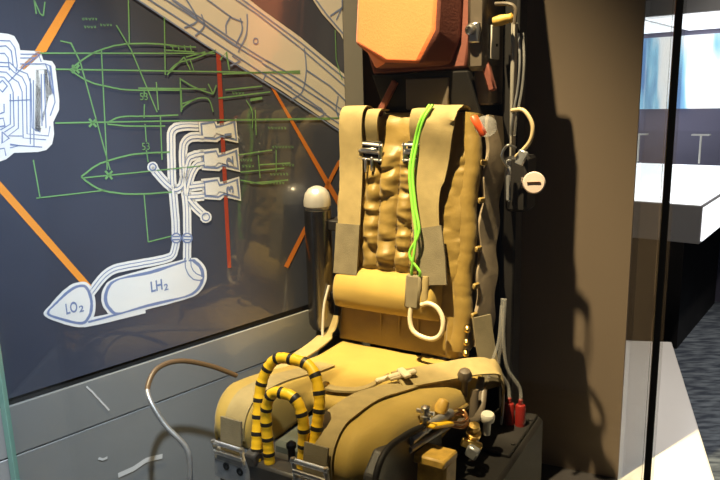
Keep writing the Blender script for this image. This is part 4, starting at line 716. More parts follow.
# ------------------------------------------------------------------ showcase beyond
C0 = Vector((1.66, 3.2)); DR = Vector((.62, .785)).normalized(); DL = Vector((-DR.y, DR.x))
sh = thing('showcase', 'bright museum showcase with lit sloping top behind the glass case', 'showcase', (C0.x, C0.y, -.15), math.atan2(-DL.y, -DL.x))
# local: x to the right along the front (towards C0 = 0), y away
LF = 3.0
mb = MB(); mb.box((-LF / 2 - .02, .75, .30), (LF - .2, 1.0, .60)); mb.build('base', M['black'], sh, smooth=False)
mb = MB(); mb.box((-LF / 2, .65, .745), (LF, 1.3, .19)); mb.build('body', M['casegrey'], sh, smooth=False, bevel=.004)
mb = MB(); mb.box((.004, .65, .745), (.008, 1.26, .165)); o = mb.build('end_light_panel', M['lightwhite'], sh, smooth=False); o['label'] = 'glowing white end panel'
mb = MB(); mb.add([(-LF + .02, .02, .841), (-.01, .02, .841), (-.01, 1.05, .93), (-LF + .02, 1.05, .93), (-LF + .02, .02, .838), (-.01, .02, .838), (-.01, 1.05, .838), (-LF + .02, 1.05, .838)],
                  [(0, 1, 2, 3), (4, 5, 6, 7), (0, 4, 5, 1), (1, 5, 6, 2), (2, 6, 7, 3), (3, 7, 4, 0)]); o = mb.build('light_table', M['lightwhite'], sh, smooth=False); o['label'] = 'glowing white sloping top'
mb = MB(); mb.box((-LF / 2, 1.32, 1.3), (LF, .04, 2.6)); mb.build('back_board', M['purple'], sh, smooth=False)
for k in range(5):
    mb = MB(); x = -.22 - k * .36; mb.tube([(x, .95, .95), (x, .95, 1.12)], .006, 8); mb.box((x, .95, 1.122), (.10, .05, .008)); o = mb.build('display_stand', M['whiteplastic'], sh, smooth=False)
mb = MB(); mb.box((-LF / 2, .3, 1.02), (LF, .008, .32)); o = mb.build('glass_pane', M['glass'], sh, smooth=False)
mb = MB(); mb.box((-LF / 2, .80, 1.81), (LF, 1.04, .08)); mb.build('hood', M['hood'], sh, smooth=False)
for k in range(7):
    mb = MB(); mb.box((-.22 - k * .42, .80, 1.766), (.37, .96, .012)); mb.build('hood_light', M['lightwhite'], sh, smooth=False)
mb = MB(); mb.box((.005, .80, 1.81), (.01, 1.0, .074)); mb.build('fascia_light', M['lightblue'], sh, smooth=False)
for k in range(2):
    x = -.35 - .72 * k
    o = MB(); o.box((0, 0, 0), (.66, .03, .46), bev=.004); o = o.build('screen', M['screen'], smooth=False)
    wp = Vector((C0.x, C0.y, -.15)) + Matrix.Rotation(math.atan2(-DL.y, -DL.x), 3, 'Z') @ Vector((x, 1.284, 1.50))
    o.location = wp; o.rotation_euler = (0, 0, math.atan2(-DL.y, -DL.x))
    tag(o, ['bright blue and white screen at the open right end of the lit showcase', 'bright screen second from the right end of the lit showcase, seen beside the black seal',
            'bright screen third from the right end of the lit showcase', 'bright screen fourth from the right end of the lit showcase'][k], 'screen', 'screens above the lit showcase')
# ------------------------------------------------------------------ ejection seat
YAW = math.radians(-31)
seat = thing('ejection_seat', 'khaki aircraft ejection seat with orange headrest and striped pull handle, inside the glass case', 'ejection seat', (.0915, 1.82, 0), YAW)
lean = lambda z: .15 * (z - .522)
# pedestal + bucket
mb = MB(); mb.box((.0, -.2, .075), (.40, .52, .134), bev=.01); mb.build('base', M['black'], seat)
mb = MB()
mb.box((0, -.215, .30), (.47, .60, .32), bev=.02); mb.build('seat_bucket', M['dark'], seat)

# ---- cushion
CL, CR_ = -.232, .268
def notch(l): return sst(-.085, -.060, l) * (1 - sst(.092, .116, l))
def side(l): return sst(-.08, .13, l)
def ztop(l, b):
    N = notch(l)
    e = min(l - CL, CR_ - l); R = .05
    drop = 0 if e >= R else R - math.sqrt(max(0, R * R - (R - max(e, 0)) ** 2))
    bump = .062 + .016 * side(l)
    return .522 + (1 - .9 * N) * bump * sst(-.06, -.50, b) - drop + .004 * noise.noise((l * 9, b * 9, 2))
def nose(l):
    base = -.556 - .052 * side(l)
    return base + (-.335 - base) * notch(l)
NR = lambda l: .07 - .045 * notch(l)
mb = MB(); cols = []
ls = [CL, CL] + [CL + (CR_ - CL) * (i / 76) for i in range(77)] + [CR_, CR_]
for i, l in enumerate(ls):
    bn = nose(l); R = NR(l); prof = []
    e = min(l - CL, CR_ - l); bn += .05 * (1 - sst(0, .06, e))
    zb = .455 - .035 * side(l) * (1 - notch(l)) + .03 * notch(l)
    for k in range(24):
        b = .03 + (bn + R - .03) * k / 23
        prof.append((b, ztop(l, b)))
    zc = prof[-1][1] - R
    for k in range(1, 13):
        a = math.radians(135) * k / 12; prof.append((bn + R - R * math.sin(a), zc + R * math.cos(a)))
    bl, zl = prof[-1]
    for k in range(1, 5):
        t = k / 4; prof.append((bl + .06 * t, zl + (zb - zl) * t))
    zmin = lambda b: zb + (.0 if b < -.3 else 0)
    if i in (0, len(ls) - 1): prof = [(b, .462) for b, z in prof]
    elif i in (1, len(ls) - 2): prof = [(b, max(.462, z - .03)) for b, z in prof]
    cols.append([(l, b, z) for b, z in prof])
np_ = len(cols[0]); vs = [p for c in cols for p in c]
fs = [(i * np_ + k, (i + 1) * np_ + k, (i + 1) * np_ + k + 1, i * np_ + k + 1) for i in range(len(cols) - 1) for k in range(np_ - 1)]
mb.add(vs, fs)
cush = mb.build('seat_cushion', M['canvas'], seat, ang=80)
for sgn, l in ((-1, CL - .001), (1, CR_ + .001)):   # piping along the side edges
    mb = MB(); mb.tube([(l, b, ztop(min(max(l, CL), CR_), b) + .002) for b in [.02 - .43 * k / 20 for k in range(20)]], .005, 8); mb.build('cushion_piping', M['pack'], cush)
mb = MB(); mb.box((.027, -.42, .40), (.17, .16, .16), bev=.01); mb.box((.027, -.345, .44), (.18, .02, .06)); mb.build('mechanism_housing', M['greygreen'], seat)

# ---- straps over the thigh lobes
def lobe_path(l, b0, zend=.47, off=.004):
    pts = []; nr = []
    bn = nose(l); R = NR(l)
    for k in range(12):
        b = b0 + (bn + R - b0) * k / 11; pts.append((l, b, ztop(l, b) + off)); nr.append((0, .05, 1))
    zc = pts[-1][2] - off - R
    for k in range(1, 9):
        a = PI / 2 * k / 8; pts.append((l, bn + R - (R + off) * math.sin(a), zc + (R + off) * math.cos(a))); nr.append((0, -math.sin(a), math.cos(a)))
    for k in range(1, 5):
        pts.append((l, bn - off, zc + (zend - zc) * k / 4)); nr.append((0, -1, 0))
    return pts, nr
def buckle(parent, c, w, h, R, name='buckle', m='steel'):
    mb = MB(); r = .0055; c = Vector(c)
    X = R @ Vector((1, 0, 0)); Z = R @ Vector((0, 0, 1))
    q = [c + X * a * w / 2 + Z * b * h / 2 for a, b in ((-1, -1), (1, -1), (1, 1), (-1, 1))]
    for i in range(4): mb.tube([q[i] - (q[(i + 1) % 4] - q[i]).normalized() * r, q[(i + 1) % 4] + (q[(i + 1) % 4] - q[i]).normalized() * r], r, 8, squash=.7)
    mb.tube([c - X * w / 2 + R @ Vector((0, -.004, 0)), c + X * w / 2 + R @ Vector((0, -.004, 0))], r * 1.1, 8)
    return mb.build(name, M[m], parent)
pts, nr = lobe_path(-.118, -.18, .50)
st = MB().ribbon(pts, nr, .058, .004).build('thigh_strap', M['webbing'], seat)
mb = MB(); mb.ribbon([(-.118, -.566, .55), (-.118, -.570, .51), (-.118, -.574, .465)], (0, -1, 0), .06, .006); mb.build('strap_end', M['webbing_grey'], st)
buckle(st, (-.118, -.580, .470), .082, .045, rotm(x=.2))
# lap belt: right hip -> adjuster -> over the right lobe -> front buckle
lp = [(.300, .06, .40), (.312, .03, .49), (.302, -.01, .545), (.266, -.06, .560), (.215, -.12, .560), (.170, -.18, .562), (.135, -.24, .566)]
lap = MB().ribbon(cr(lp, 6), [Vector((.9, .2, .2)), ] * 6 + [Vector((.7, 0, .7))] * 6 + [Vector((.15, -.35, 1))] * 25, .066, .005).build('lap_belt', M['webbing'], seat)
pts, nr = lobe_path(.150, -.22, .50, .006)
st = MB().ribbon(pts, nr, .064, .004).build('thigh_strap', M['webbing'], seat)
mb = MB(); mb.ribbon([(.150, -.616, .580), (.150, -.626, .53), (.150, -.628, .46)], (0, -1, 0), .056, .006); mb.build('strap_end', M['webbing_grey'], st)
buckle(st, (.150, -.640, .528), .078, .045, rotm(x=.15))
mb = MB(); mb.lathe([(.0, 0), (.009, .001), (.009, .008), (.003, .011)], (.200, -.606, .480), (0, -1, 0), 14); mb.build('stud', M['copper'], st)
# adjuster on the lap belt
R = rotm(z=math.radians(52), y=-.1)
mb = MB(); mb.box((.140, -.225, .575), (.075, .016, .012), R, bev=.004); mb.box((.118, -.252, .575), (.075, .014, .012), R, bev=.004); mb.box((.146, -.228, .583), (.02, .05, .01), R, bev=.003)
mb.build('adjuster', M['beige'], lap)
mb = MB(); mb.ribbon(cr([(.115, -.25, .578), (.06, -.28, .545), (.0, -.30, .538), (-.035, -.305, .540)], 5), (0, .1, 1), .03, .006); mb.build('strap_tail', M['webbing'], lap)
mb = MB(); mb.box((-.04, -.306, .542), (.018, .036, .012), rotm(z=.1), bev=.004); mb.build('strap_tip', M['brass'], lap)
# left hip strap
mb = MB(); mb.ribbon(cr([(-.222, .03, .60), (-.226, .0, .555), (-.235, -.07, .532), (-.245, -.16, .52), (-.262, -.22, .50)], 6), [Vector((-.5, -.6, .5))] * 8 + [Vector((-.1, 0, 1))] * 30, .06, .005); mb.build('hip_strap', M['webbing'], seat)

# ---- front bracket and pull handle
RB = rotm(y=math.radians(4))
mb = MB(); mb.box((-.045, -.555, .428), (.25, .05, .075), RB, bev=.004)
for l in (-.13, -.09, -.045, .0, .04): mb.lathe([(.009, 0), (.009, .002), (.005, .002), (.004, -.001)], (l, -.580, .431 - .07 * (l + .045)), (0, -1, 0), 12, mi=1)
mb.box((.06, -.575, .41), (.06, .02, .10), bev=.004); mb.build('front_bracket', [M['alloy'], M['black']], seat)
mb = MB(); mb.box((.056, -.600, .475), (.165, .05, .05), bev=.006); mb.box((-.016, -.612, .50), (.03, .03, .05), rotm(x=.3), bev=.005); mb.box((.128, -.612, .495), (.03, .03, .05), rotm(x=.3), bev=.005)
hb_ = mb.build('handle_mount', M['dark'], seat)
mb = MB(); mb.lathe([(.0, 0), (.008, 0), (.008, .03), (.011, .03), (.011, .038), (.004, .044)], (.055, -.575, .50), (0, 0, 1), 12); mb.build('lock_pin', M['black'], hb_)
def arch(lc, w, z0, z1, y0, y1, n=44, lean_=0.):
    r = []
    for i in range(n + 1):
        a = PI * i / n
        c = math.cos(a); s_ = math.sin(a)
        x = -math.copysign(abs(c) ** .55, c); zz = s_ ** .72
        r.append((lc + w * x * (.72 + .28 * min(1, 1.25 * s_ + .25)) + lean_ * zz, y0 + (y1 - y0) * zz, z0 + (z1 - z0) * zz))
    return r
def even(p, n):
    p = [Vector(q) for q in p]; d = [0]
    for a, b in zip(p, p[1:]): d.append(d[-1] + (b - a).length)
    o_ = []; j = 0
    for i in range(n + 1):
        t = d[-1] * i / n
        while j < len(d) - 2 and d[j + 1] < t: j += 1
        u_ = (t - d[j]) / max(1e-9, d[j + 1] - d[j]); o_.append(p[j].lerp(p[j + 1], u_))
    return o_
hd = bpy.data.objects.new('pull_handle', None); COL.objects.link(hd); hd.parent = seat
hd['label'] = 'yellow and black striped double loop pull handle'
band = lambda i: 1 if i % 8 in (4, 5) else 0
bandr = lambda n: [.0116 + (.0010 if (i % 8 in (4, 5, 6)) else .0004 * math.sin(i * 1.7)) for i in range(n + 1)]
p = even(arch(.056, .086, .50, .720, -.614, -.555), 124); MB().tube(p, bandr(124), 12, mif=band).build('handle_loop', [M['yellow'], M['blk']], hd)
p = even(arch(.062, .054, .50, .664, -.606, -.60), 92); MB().tube(p, bandr(92), 12, mif=band).build('handle_loop', [M['yellow'], M['blk']], hd)

# ---- back cushion / parachute pack
def packsec(z):
    """closed ring of the pack at height z (front face towards -y)"""
    z0, z1 = .525, 1.205
    e = min(z - z0, z1 - z); R = .045
    ins = 0 if e >= R else R - math.sqrt(max(0, R * R - (R - max(e, 0)) ** 2))
    L0, L1 = -.225, .196; r = []
    F = 64
    for i in range(F + 1):
        l = L0 + (L1 - L0) * i / F; ed = min(l - L0, L1 - l)
        rr = .03; din = 0 if ed >= rr else rr - math.sqrt(max(0, rr * rr - (rr - ed) ** 2))
        d = 0.
        mid = sst(.74, .80, z) * (1 - sst(1.08, 1.12, z))
        col = 0; seams = (-.122, -.072, -.016, .032, .09, .15)
        s_ = min(abs(l - q) for q in seams)
        for q in seams: col += l > q
        zz = z + (.30 if col % 2 else -.22) * (l + .02) + .045 * noise.noise((l * 7, col * 3.1, z * 9))
        ph = zz / (.075 + .012 * (col % 3)) + col * .37
        tri = abs((ph % 1.) - .5) * 2
        puff = min(1, tri * 1.9) ** .6
        act = sst(-.135, -.12, l) * (1 - sst(.085, .10, l))
        sid = .3 + .7 * math.sqrt(min(1, s_ / .022))
        d += (.006 + .019 * puff * (.6 + .8 * abs(noise.noise((col * 5.3, z * 11, 1))))) * (sid if act > .5 else 1) * mid * (.25 + .75 * act)
        nz = noise.noise((l * 13 + 5, z * 30, col * 2.3)); d += .008 * (1 - 2 * abs(nz)) * mid * (.3 + .7 * act)
        d += .005 * noise.noise((l * 22, z * 22, 4)) * (1 - mid)
        d -= .012 * (1 - sst(.0, .006, s_)) * mid * act
        if l < -.195: d += .006 * abs(math.sin(PI * (z + .02 * noise.noise((z * 8, 3, 3))) / .10)) ** .5
        d -= .045 * (1 - sst(.635, .655, z)) * (1 - sst(.13, .16, l))
        r.append((l * (1 - 0) + (ins * .4 if l < -.02 else -ins * .4), lean(z) - d + din + ins, z))
    B = lean(z) + .125 - ins
    for k in range(1, 8): r.append((L1 - ins * .4 + .004 * noise.noise((k, z * 40, 0)), lean(z) + ins + .03 + (B - lean(z) - ins - .03) * k / 7, z))
    for k in range(1, 9): r.append((L1 + (L0 - L1) * k / 8, B, z))
    for k in range(1, 7): r.append((L0 + ins * .4, B + (lean(z) + ins + .03 - B) * k / 7, z))
    return r
zs = [.5252 + .0048 * i for i in range(10)] + [.575 + (1.16 - .575) * i / 130 for i in range(131)] + [1.164 + .0041 * i for i in range(11)]
pack = MB().loft([packsec(min(z, 1.2048)) for z in zs]).build('back_cushion', M['pack'], seat, ang=75)
# stitching along quilting seams
for q, za, zb in ((-.072, .77, 1.08), (-.016, .77, 1.03), (.032, .77, 1.03)):
    mb = MB(); n = int((zb - za) / .012)
    for i in range(n): z = za + (zb - za) * i / n; mb.box((q, lean(z) - .003, z), (.0035, .004, .006))
    mb.build('seam_stitching', M['thread'], pack, smooth=False)['kind'] = 'stuff'
# label panel stitched on the middle columns
# ---- lower pocket
def pocket(zA, zB, bul, L0, L1, seed, y0=.0):
    rings = []
    nz = 26
    for i in range(nz + 1):
        z = zA + (zB - zA) * i / nz; t = i / nz; pr = (math.sin(PI * min(1, max(0, t))) ** .45) if 0 < t < 1 else 0.
        r = []
        for k in range(41):
            l = L0 + (L1 - L0) * k / 40; e = min(l - L0, L1 - l); ee = math.sqrt(min(1, e / .02))
            r.append((l, lean(z) - y0 - .006 - bul * pr * ee - .004 * noise.noise((l * 12, z * 20, seed)) * pr, z))
        r += [(L1, lean(z) + .05, z), (L0, lean(z) + .05, z)]
        rings.append(r)
    return rings
pk = MB().loft(pocket(.640, .760, .046, -.208, .135, 3.)).build('lumbar_pocket', M['canvas'], seat, ang=70)
mb = MB().loft(pocket(.530, .655, .008, -.206, .150, 8., -.034)); 
for x in (-.06, .0, .06): mb.box((x, lean(.59) + .019, .59), (.004, .004, .10))
mb.build('lumbar_pad', M['pack'], seat, ang=70)
# ---- shoulder straps
def front(z, off): return lean(z) - off
hp = [(-.160, .16, 1.19), (-.160, .11, 1.222), (-.160, .07, 1.216), (-.161, .055, 1.17), (-.162, front(1.05, .024), 1.05), (-.160, front(.92, .026), .92), (-.160, front(.80, .026), .80), (-.160, front(.752, .030), .752)]
nr = [Vector((0, 0, 1))] * 12 + [Vector((0, -.7, .7))] * 8 + [Vector((0, -1, .1))] * 40
hs = MB().ribbon(cr(hp, 6), nr, .076, .005).build('shoulder_strap', M['webbing'], seat)
MB().ribbon([(-.160, front(.89, .031), .89), (-.160, front(.82, .032), .82), (-.160, front(.745, .034), .745)], (0, -1, .1), .080, .008).build('strap_padding', M['webbing_grey'], hs)
hp = [(.130, .17, 1.19), (.130, .12, 1.218), (.126, .07, 1.215), (.116, .045, 1.17), (.100, front(1.08, .034), 1.08), (.085, front(.98, .036), .98), (.092, front(.88, .032), .88), (.112, front(.80, .032), .80), (.122, front(.752, .034), .752)]
nr = [Vector((0, 0, 1))] * 10 + [Vector((0, -.7, .7))] * 7 + [Vector((.1, -1, .1))] * 50
hs2 = MB().ribbon(cr(hp, 6), nr, [.082] * 14 + [.088] * 14 + [.078] * 40, .005).build('shoulder_strap', M['webbing'], seat)
MB().ribbon([(.095, front(.90, .038), .90), (.112, front(.82, .040), .82), (.122, front(.748, .042), .748)], (0, -1, .1), .086, .008).build('strap_padding', M['webbing_grey'], hs2)
# chest buckles with short straps
for (l, w, z0, rot) in ((-.100, .066, 1.098, .08), (.040, .060, 1.098, 0)):
    mb = MB(); hh = [(l + .012, .12, 1.212), (l + .010, .07, 1.212), (l + .006, .058, 1.175), (l + .002, front(1.12, .016), 1.118)]
    s_ = MB().ribbon(cr(hh, 6), [Vector((0, 0, 1))] * 6 + [Vector((0, -.9, .4))] * 20, .040, .005).build('chest_strap', M['webbing'], seat)
    buckle(s_, (l, front(z0, .028), z0), w, .042, rotm(y=rot))
    mb = MB(); mb.box((l, front(z0, .014), z0 - .005), (w * .9, .012, .07), bev=.004); mb.build('buckle_backing', M['black'], s_)
    mb = MB(); mb.box((l - .01, front(z0 - .035, .032), z0 - .038), (.008, .008, .04), bev=.002); mb.box((l + .010, front(z0 - .035, .032), z0 - .034), (.008, .008, .04), bev=.002); mb.box((l, front(z0, .036), z0 + .005), (w * .8, .006, .012), bev=.002); mb.build('buckle_prong', M['steel'], s_)
# green lanyard
lan = bpy.data.objects.new('lanyard', None); COL.objects.link(lan); lan.parent = seat; lan['label'] = 'bright green double cord'
for dx in (0, .009):
    g = [(.085 + dx, .062, 1.225), (.070 + dx, .040, 1.19), (.050 + dx, front(1.13, .05), 1.13), (.042 + dx, front(1.05, .055), 1.05), (.058 + dx, front(.96, .06), .96), (.076 + dx, front(.89, .066), .89), (.074 + dx - dx * 2.5, front(.83, .066), .83), (.066 + dx * 2.6, front(.785, .058), .785), (.064 + dx * 2.4, front(.768, .05), .768)]
    MB().tube(cr(g, 8), .0042, 8).build('cord', M['green'], lan)
# release handle in its tab
rh = bpy.data.objects.new('release_handle', None); COL.objects.link(rh); rh.parent = seat; rh['label'] = 'beige D shaped release handle in a grey tab'
mb = MB(); mb.box((.070, front(.725, .048), .725), (.046, .022, .095), rotm(x=-.15), bev=.006); mb.build('tab', M['webbing_grey'], rh)
mb = MB(); mb.tube([(.104, front(z, .046), z) for z in (.77, .755, .735, .715, .70, .69)], [.009, .011, .009, .0115, .009, .008], 10); mb.build('ferrule', M['webbing'], rh)
ring = [(x_ + .022, z_ + .045) for x_, z_ in [(.075, .648), (.098, .655), (.125, .645), (.142, .615), (.138, .580), (.118, .562), (.085, .562), (.055, .575), (.044, .605), (.046, .648)]]
MB().tube([(x, front(z, .052), z) for x, z, *_ in [tuple(q) for q in ring][:0]] or cr([(x, front(z, .052), z) for x, z in [(q[0], q[1]) for q in ring]], 6), .0066, 10).build('handle_ring', M['beige'], rh)
# right hand bolster, sheath strap and fittings
pts = []; rad = []
for i in range(90):
    z = 1.20 - (1.20 - .56) * i / 89; pts.append((.186 + .004 * math.sin(z * 31), lean(z) + .022, z)); rad.append(.027 + .0016 * noise.noise((z * 22, 0, 0)) + .0012 * noise.noise((z * 60, 0, 0)))
MB().tube(pts, rad, 16).build('side_bolster', M['pack'], seat, ang=80)
sp = [(.232 + .003 * math.sin(i * .9), lean(1.19 - .057 * i) + .075, 1.19 - .057 * i) for i in range(12)]
MB().ribbon(cr(sp, 5), (1, -.35, 0), [.075 + .012 * math.sin(i * .55) for i in range(60)], .012).build('side_sheath', M['sheath'], seat)
for z in (1.07, .97, .84, .74, .66):
    mb = MB(); mb.box((.222, lean(z) + .026, z), (.010, .025, .016), rotm(z=-.3), bev=.003); mb.build('sheath_tab', M['pack'], seat)
for z in (.635, .60, .57, .545):
    mb = MB(); mb.lathe([(.004, -.02), (.009, -.018), (.009, .0), (.006, .002), (.006, .012), (.003, .015)], (.222, -.02 + lean(z), z), (.4, -1, .2), 12); mb.build('brass_fitting', M['brass'], seat)
sp = [(.242, .05, .66), (.252, .045, .60), (.268, .04, .53), (.288, .03, .47)]
MB().ribbon(cr(sp, 6), (1, -.6, 0), .06, .008).build('hip_webbing', M['webbing_grey'], seat)
mb = MB(); mb.tube(cr([(.212, .055, 1.195), (.222, .050, 1.18), (.234, .055, 1.158), (.238, .06, 1.145)], 4), [.006] + [.011] * 11 + [.006], 12, squash=.6); mb.build('pull_tag', M['redtag'], seat)
mb = MB(); mb.lathe([(.008, -.02), (.024, -.012), (.03, 0), (.026, .016), (.008, .03)], (.236, .08, 1.165), (.35, -.6, .7), 16); mb.build('plastic_cover', M['clear'], seat)
# white drop line on the left
MB().tube(cr([(-.226, .01, .70), (-.236, -.005, .64), (-.238, -.015, .57), (-.236, -.02, .53)], 6), .004, 8).build('drop_line', M['whiteplastic'], seat)

# ---- headrest
hr = bpy.data.objects.new('headrest', None); COL.objects.link(hr); hr.parent = seat
zt = 1.80
def yl(z): return .10 + .12 * (z - 1.3)
outer = [(-.178, 1.385), (-.150, 1.312), (.164, 1.318), (.172, 1.40), (.168, zt), (-.178, zt)]
inner = [(-.172, 1.395), (-.060, 1.338), (.047, 1.330), (.098, 1.415), (.104, zt - .03), (-.166, zt - .03)]
vs = [(x, yl(z) + .085, z) for x, z in outer] + [(x, yl(z) + .02, z) for x, z in outer] + [(x, yl(z) - .055, z) for x, z in inner]
HX = lambda x: .168 + (x - .168) * .91
vs = [(HX(x), y, z) for x, y, z in vs]
n = 6; fs = [tuple(range(n))]
for i in range(n): j = (i + 1) % n; fs.append((i, j, n + j, n + i))
mb = MB(); mb.add(vs[:12], fs + [tuple(range(n, 2 * n))]); mb.build('headrest_pad', M['rust'], hr, bevel=.008, ang=30)
N = 14; rings = []
mb = MB(); v2 = [(x, yl(z) + .019, z) for x, z in [(-.17, 1.388), (-.145, 1.325), (.120, 1.326), (.150, 1.40), (.150, zt - .01), (-.17, zt - .01)]] + [(x, yl(z) - .055, z) for x, z in inner]
v2 = [(HX(x), y, z) for x, y, z in v2]; f2 = [tuple(range(6, 12)), tuple(range(5, -1, -1))] + [(i, (i + 1) % 6, 6 + (i + 1) % 6, 6 + i) for i in range(6)]
mb.add(v2, f2, [0, 1, 0, 1, 1, 1, 1, 0]); mb.build('headrest_cover', [M['orange'], M['rust']], hr, bevel=.012, ang=50)  # dark red paints shade into the cover's lower and right facets
# dark box under and behind the pad
mb = MB()
top = [(-.125, .12), (.168, .12), (.168, .34), (-.125, .34)]; bot = [(-.088, .14), (.20, .14), (.20, .34), (-.088, .34)]
mb.loft([[(x, y, 1.19) for x, y in bot], [(x, y, 1.312) for x, y in top]]); mb.build('head_box', M['black'], hr, smooth=False, bevel=.004)
mb = MB(); mb.box((.198, .235, 1.56), (.055, .26, .50), bev=.012); mb.box((.198, .25, 1.275), (.05, .20, .11), bev=.006); mb.build('side_shell', M['brownbox'], hr)
mb = MB(); mb.box((.05, .122, 1.255), (.13, .008, .085), bev=.003); mb.build('cover_plate', M['brownbox'], hr)
mb = MB(); mb.box((-.075, .118, 1.245), (.02, .012, .11), rotm(y=.55), bev=.003); mb.build('strut', M['rust'], hr)
mb = MB(); mb.box((.196, .098, 1.405), (.030, .012, .05), bev=.003); mb.lathe([(.004, 0), (.013, 0), (.013, .012), (.008, .014), (.008, .006)], (.190, .094, 1.412), (-.2, -1, 0), 16); mb.build('latch_bracket', M['steel'], hr)
mb = MB(); mb.box((.229, .16, 1.382), (.006, .062, .085), rotm(z=.0), bev=.002); mb.lathe([(.004, 0), (.004, .003)], (.232, .165, 1.375), (1, 0, 0), 10, mi=1); mb.build('data_plate', [M['whiteplastic'], M['black']], hr)
mb = MB(); mb.lathe([(.0, -.03), (.012, -.03), (.014, -.01), (.011, .01), (.013, .02), (.0, .03)], (.266, .13, 1.435), (1, 0, .15), 14); mb.build('toggle', M['wood'], hr)
mb = MB(); mb.tube(cr([(.24, .13, 1.475), (.28, .12, 1.47), (.296, .12, 1.455), (.294, .12, 1.42)], 5), .005, 8); mb.build('toggle_hook', M['brownbox'], hr)
mb = MB(); mb.box((.225, .125, 1.30), (.02, .02, .09), rotm(y=-.3), bev=.004); mb.build('red_strip', M['rust'], hr)

# ---- guide rails and catapult tube
for l in (.262,):
    mb = MB(); mb.box((l, .225, .86), (.045, .07, 1.56), bev=.006); r_ = mb.build('guide_rail', M['black'], seat)
    if l > 0:
        mb = MB(); mb.box((.277, .175, 1.255), (.010, .03, .35), rotm(x=.0), bev=.003); mb.build('rail_strip', M['rail'], r_)
mb = MB(); mb.lathe([(.045, .10), (.046, .80), (.050, .80), (.050, .83), (.046, .83), (.046, .87), (.044, .89), (.034, .915), (.018, .93), (.001, .935)], (.016, .245, 0), (0, 0, 1), 28)
mb.build('catapult_tube', M['steel'], seat)
mb = MB(); mb.box((.03, .30, .72), (.44, .02, 1.10), bev=.004); mb.build('back_frame', M['black'], seat)
for k, dx in enumerate((0, .011)):
    MB().tube(cr([(.296 + dx, .15, 1.40), (.304 + dx, .14, 1.33), (.300 + dx, .14, 1.26), (.288 + dx, .14, 1.19), (.280 + dx, .15, 1.14)], 6), .0032, 8).build('cable', M['clear'] if k else M['alloy'], seat)
MB().tube(cr([(.285, .14, 1.205), (.320, .13, 1.205), (.345, .125, 1.17), (.342, .125, 1.13), (.318, .13, 1.10), (.30, .14, 1.085)], 8), .0055, 10).build('loop_hose', M['hose'], seat)
MB().tube(cr([(.29, .10, 1.06), (.277, .09, 1.09), (.292, .09, 1.118), (.312, .10, 1.11)], 8), .0035, 8).build('loop_wire', M['steel'], seat)
mb = MB(); mb.box((.300, .185, 1.01), (.06, .09, .15), bev=.008); sb = mb.build('selector_box', M['black'], seat)
mb = MB(); mb.box((.290, .110, 1.025), (.012, .012, .11), bev=.003); mb.box((.322, .112, 1.085), (.025, .01, .04), rotm(y=.4), bev=.003); mb.build('selector_plate', M['alloy'], sb)
mb = MB(); mb.lathe([(.012, -.0), (.012, .02), (.028, .022), (.029, .032), (.026, .036), (.001, .037)], (.349, .145, 1.016), (.25, -1, .15), 26); mb.box((.358, .1085, 1.022), (.034, .003, .004), rotm(z=.25, y=-.05), mi=1); mb.box((.335, .155, 1.016), (.04, .03, .03))
mb.build('round_knob', [M['pinkwhite'], M['copper']], sb)

# ---- right hand side equipment
mb = MB()
prof = [(-.615, .20), (-.615, .46), (-.602, .535), (-.560, .568), (-.48, .562), (-.40, .545), (-.28, .50), (-.28, .20)]
def plate(poly, l0, l1): 
    n = len(poly); v = [(l0, b, z) for b, z in poly] + [(l1, b, z) for b, z in poly]
    return v, [tuple(range(n)), tuple(range(2 * n - 1, n - 1, -1))] + [(i, (i + 1) % n, n + (i + 1) % n, n + i) for i in range(n)]
mb.add(*plate(prof, .245, .272)); sp_ = mb.build('side_panel', M['dark'], seat, smooth=False, bevel=.006)
mb = MB(); mb.tube(cr([(.276, -.612, .22), (.276, -.614, .44), (.276, -.604, .535), (.276, -.560, .572), (.276, -.48, .566), (.276, -.40, .548), (.276, -.30, .508)], 6), .007, 10); mb.build('edge_trim', M['black'], sp_)
mb = MB(); mb.box((.285, -.335, .528), (.035, .12, .010), rotm(x=-.38), bev=.003); mb.build('yellow_plate', M['yellow'], sp_)
mb = MB(); mb.lathe([(.007, -.03), (.007, 0), (.012, .002), (.012, .010), (.006, .012), (.006, .022), (.010, .024), (.010, .03), (.003, .034)], (.278, -.385, .560), (0, 0, 1), 14); mb.tube([(.258, -.385, .578), (.298, -.385, .578)], .005, 8); mb.build('valve', M['steel'], seat)
mb = MB(); mb.tube(cr([(.272, -.45, .540), (.276, -.36, .535), (.276, -.29, .522), (.270, -.23, .505)], 5), .011, 10); mb.tube([(.27, -.45, .518), (.275, -.33, .50), (.272, -.22, .475)], .008, 10); mb.build('side_tube', M['alloy'], seat)
mb = MB(); mb.lathe([(.004, -.02), (.013, -.016), (.016, 0), (.013, .016), (.004, .02)], (.272, -.285, .545), (.2, .6, .8), 16); mb.build('ochre_knob', M['wood'], seat)
mb = MB()
for k in range(2): mb.tube(cr([(.282, -.275 + .01 * k, .505 - .012 * k), (.302, -.24, .492 - .012 * k), (.302, -.20, .485 - .012 * k), (.28, -.175, .490 - .012 * k), (.262, -.20, .497 - .012 * k)], 6), .0038, 8)
mb.build('copper_loop', M['copper'], seat)
mb = MB(); mb.lathe([(.008, -.05), (.008, 0), (.017, .004), (.019, .016), (.014, .028), (.001, .033)], (.262, -.12, .545), (.1, -.2, 1), 18); mb.build('lever_knob', M['brownbox'], seat)
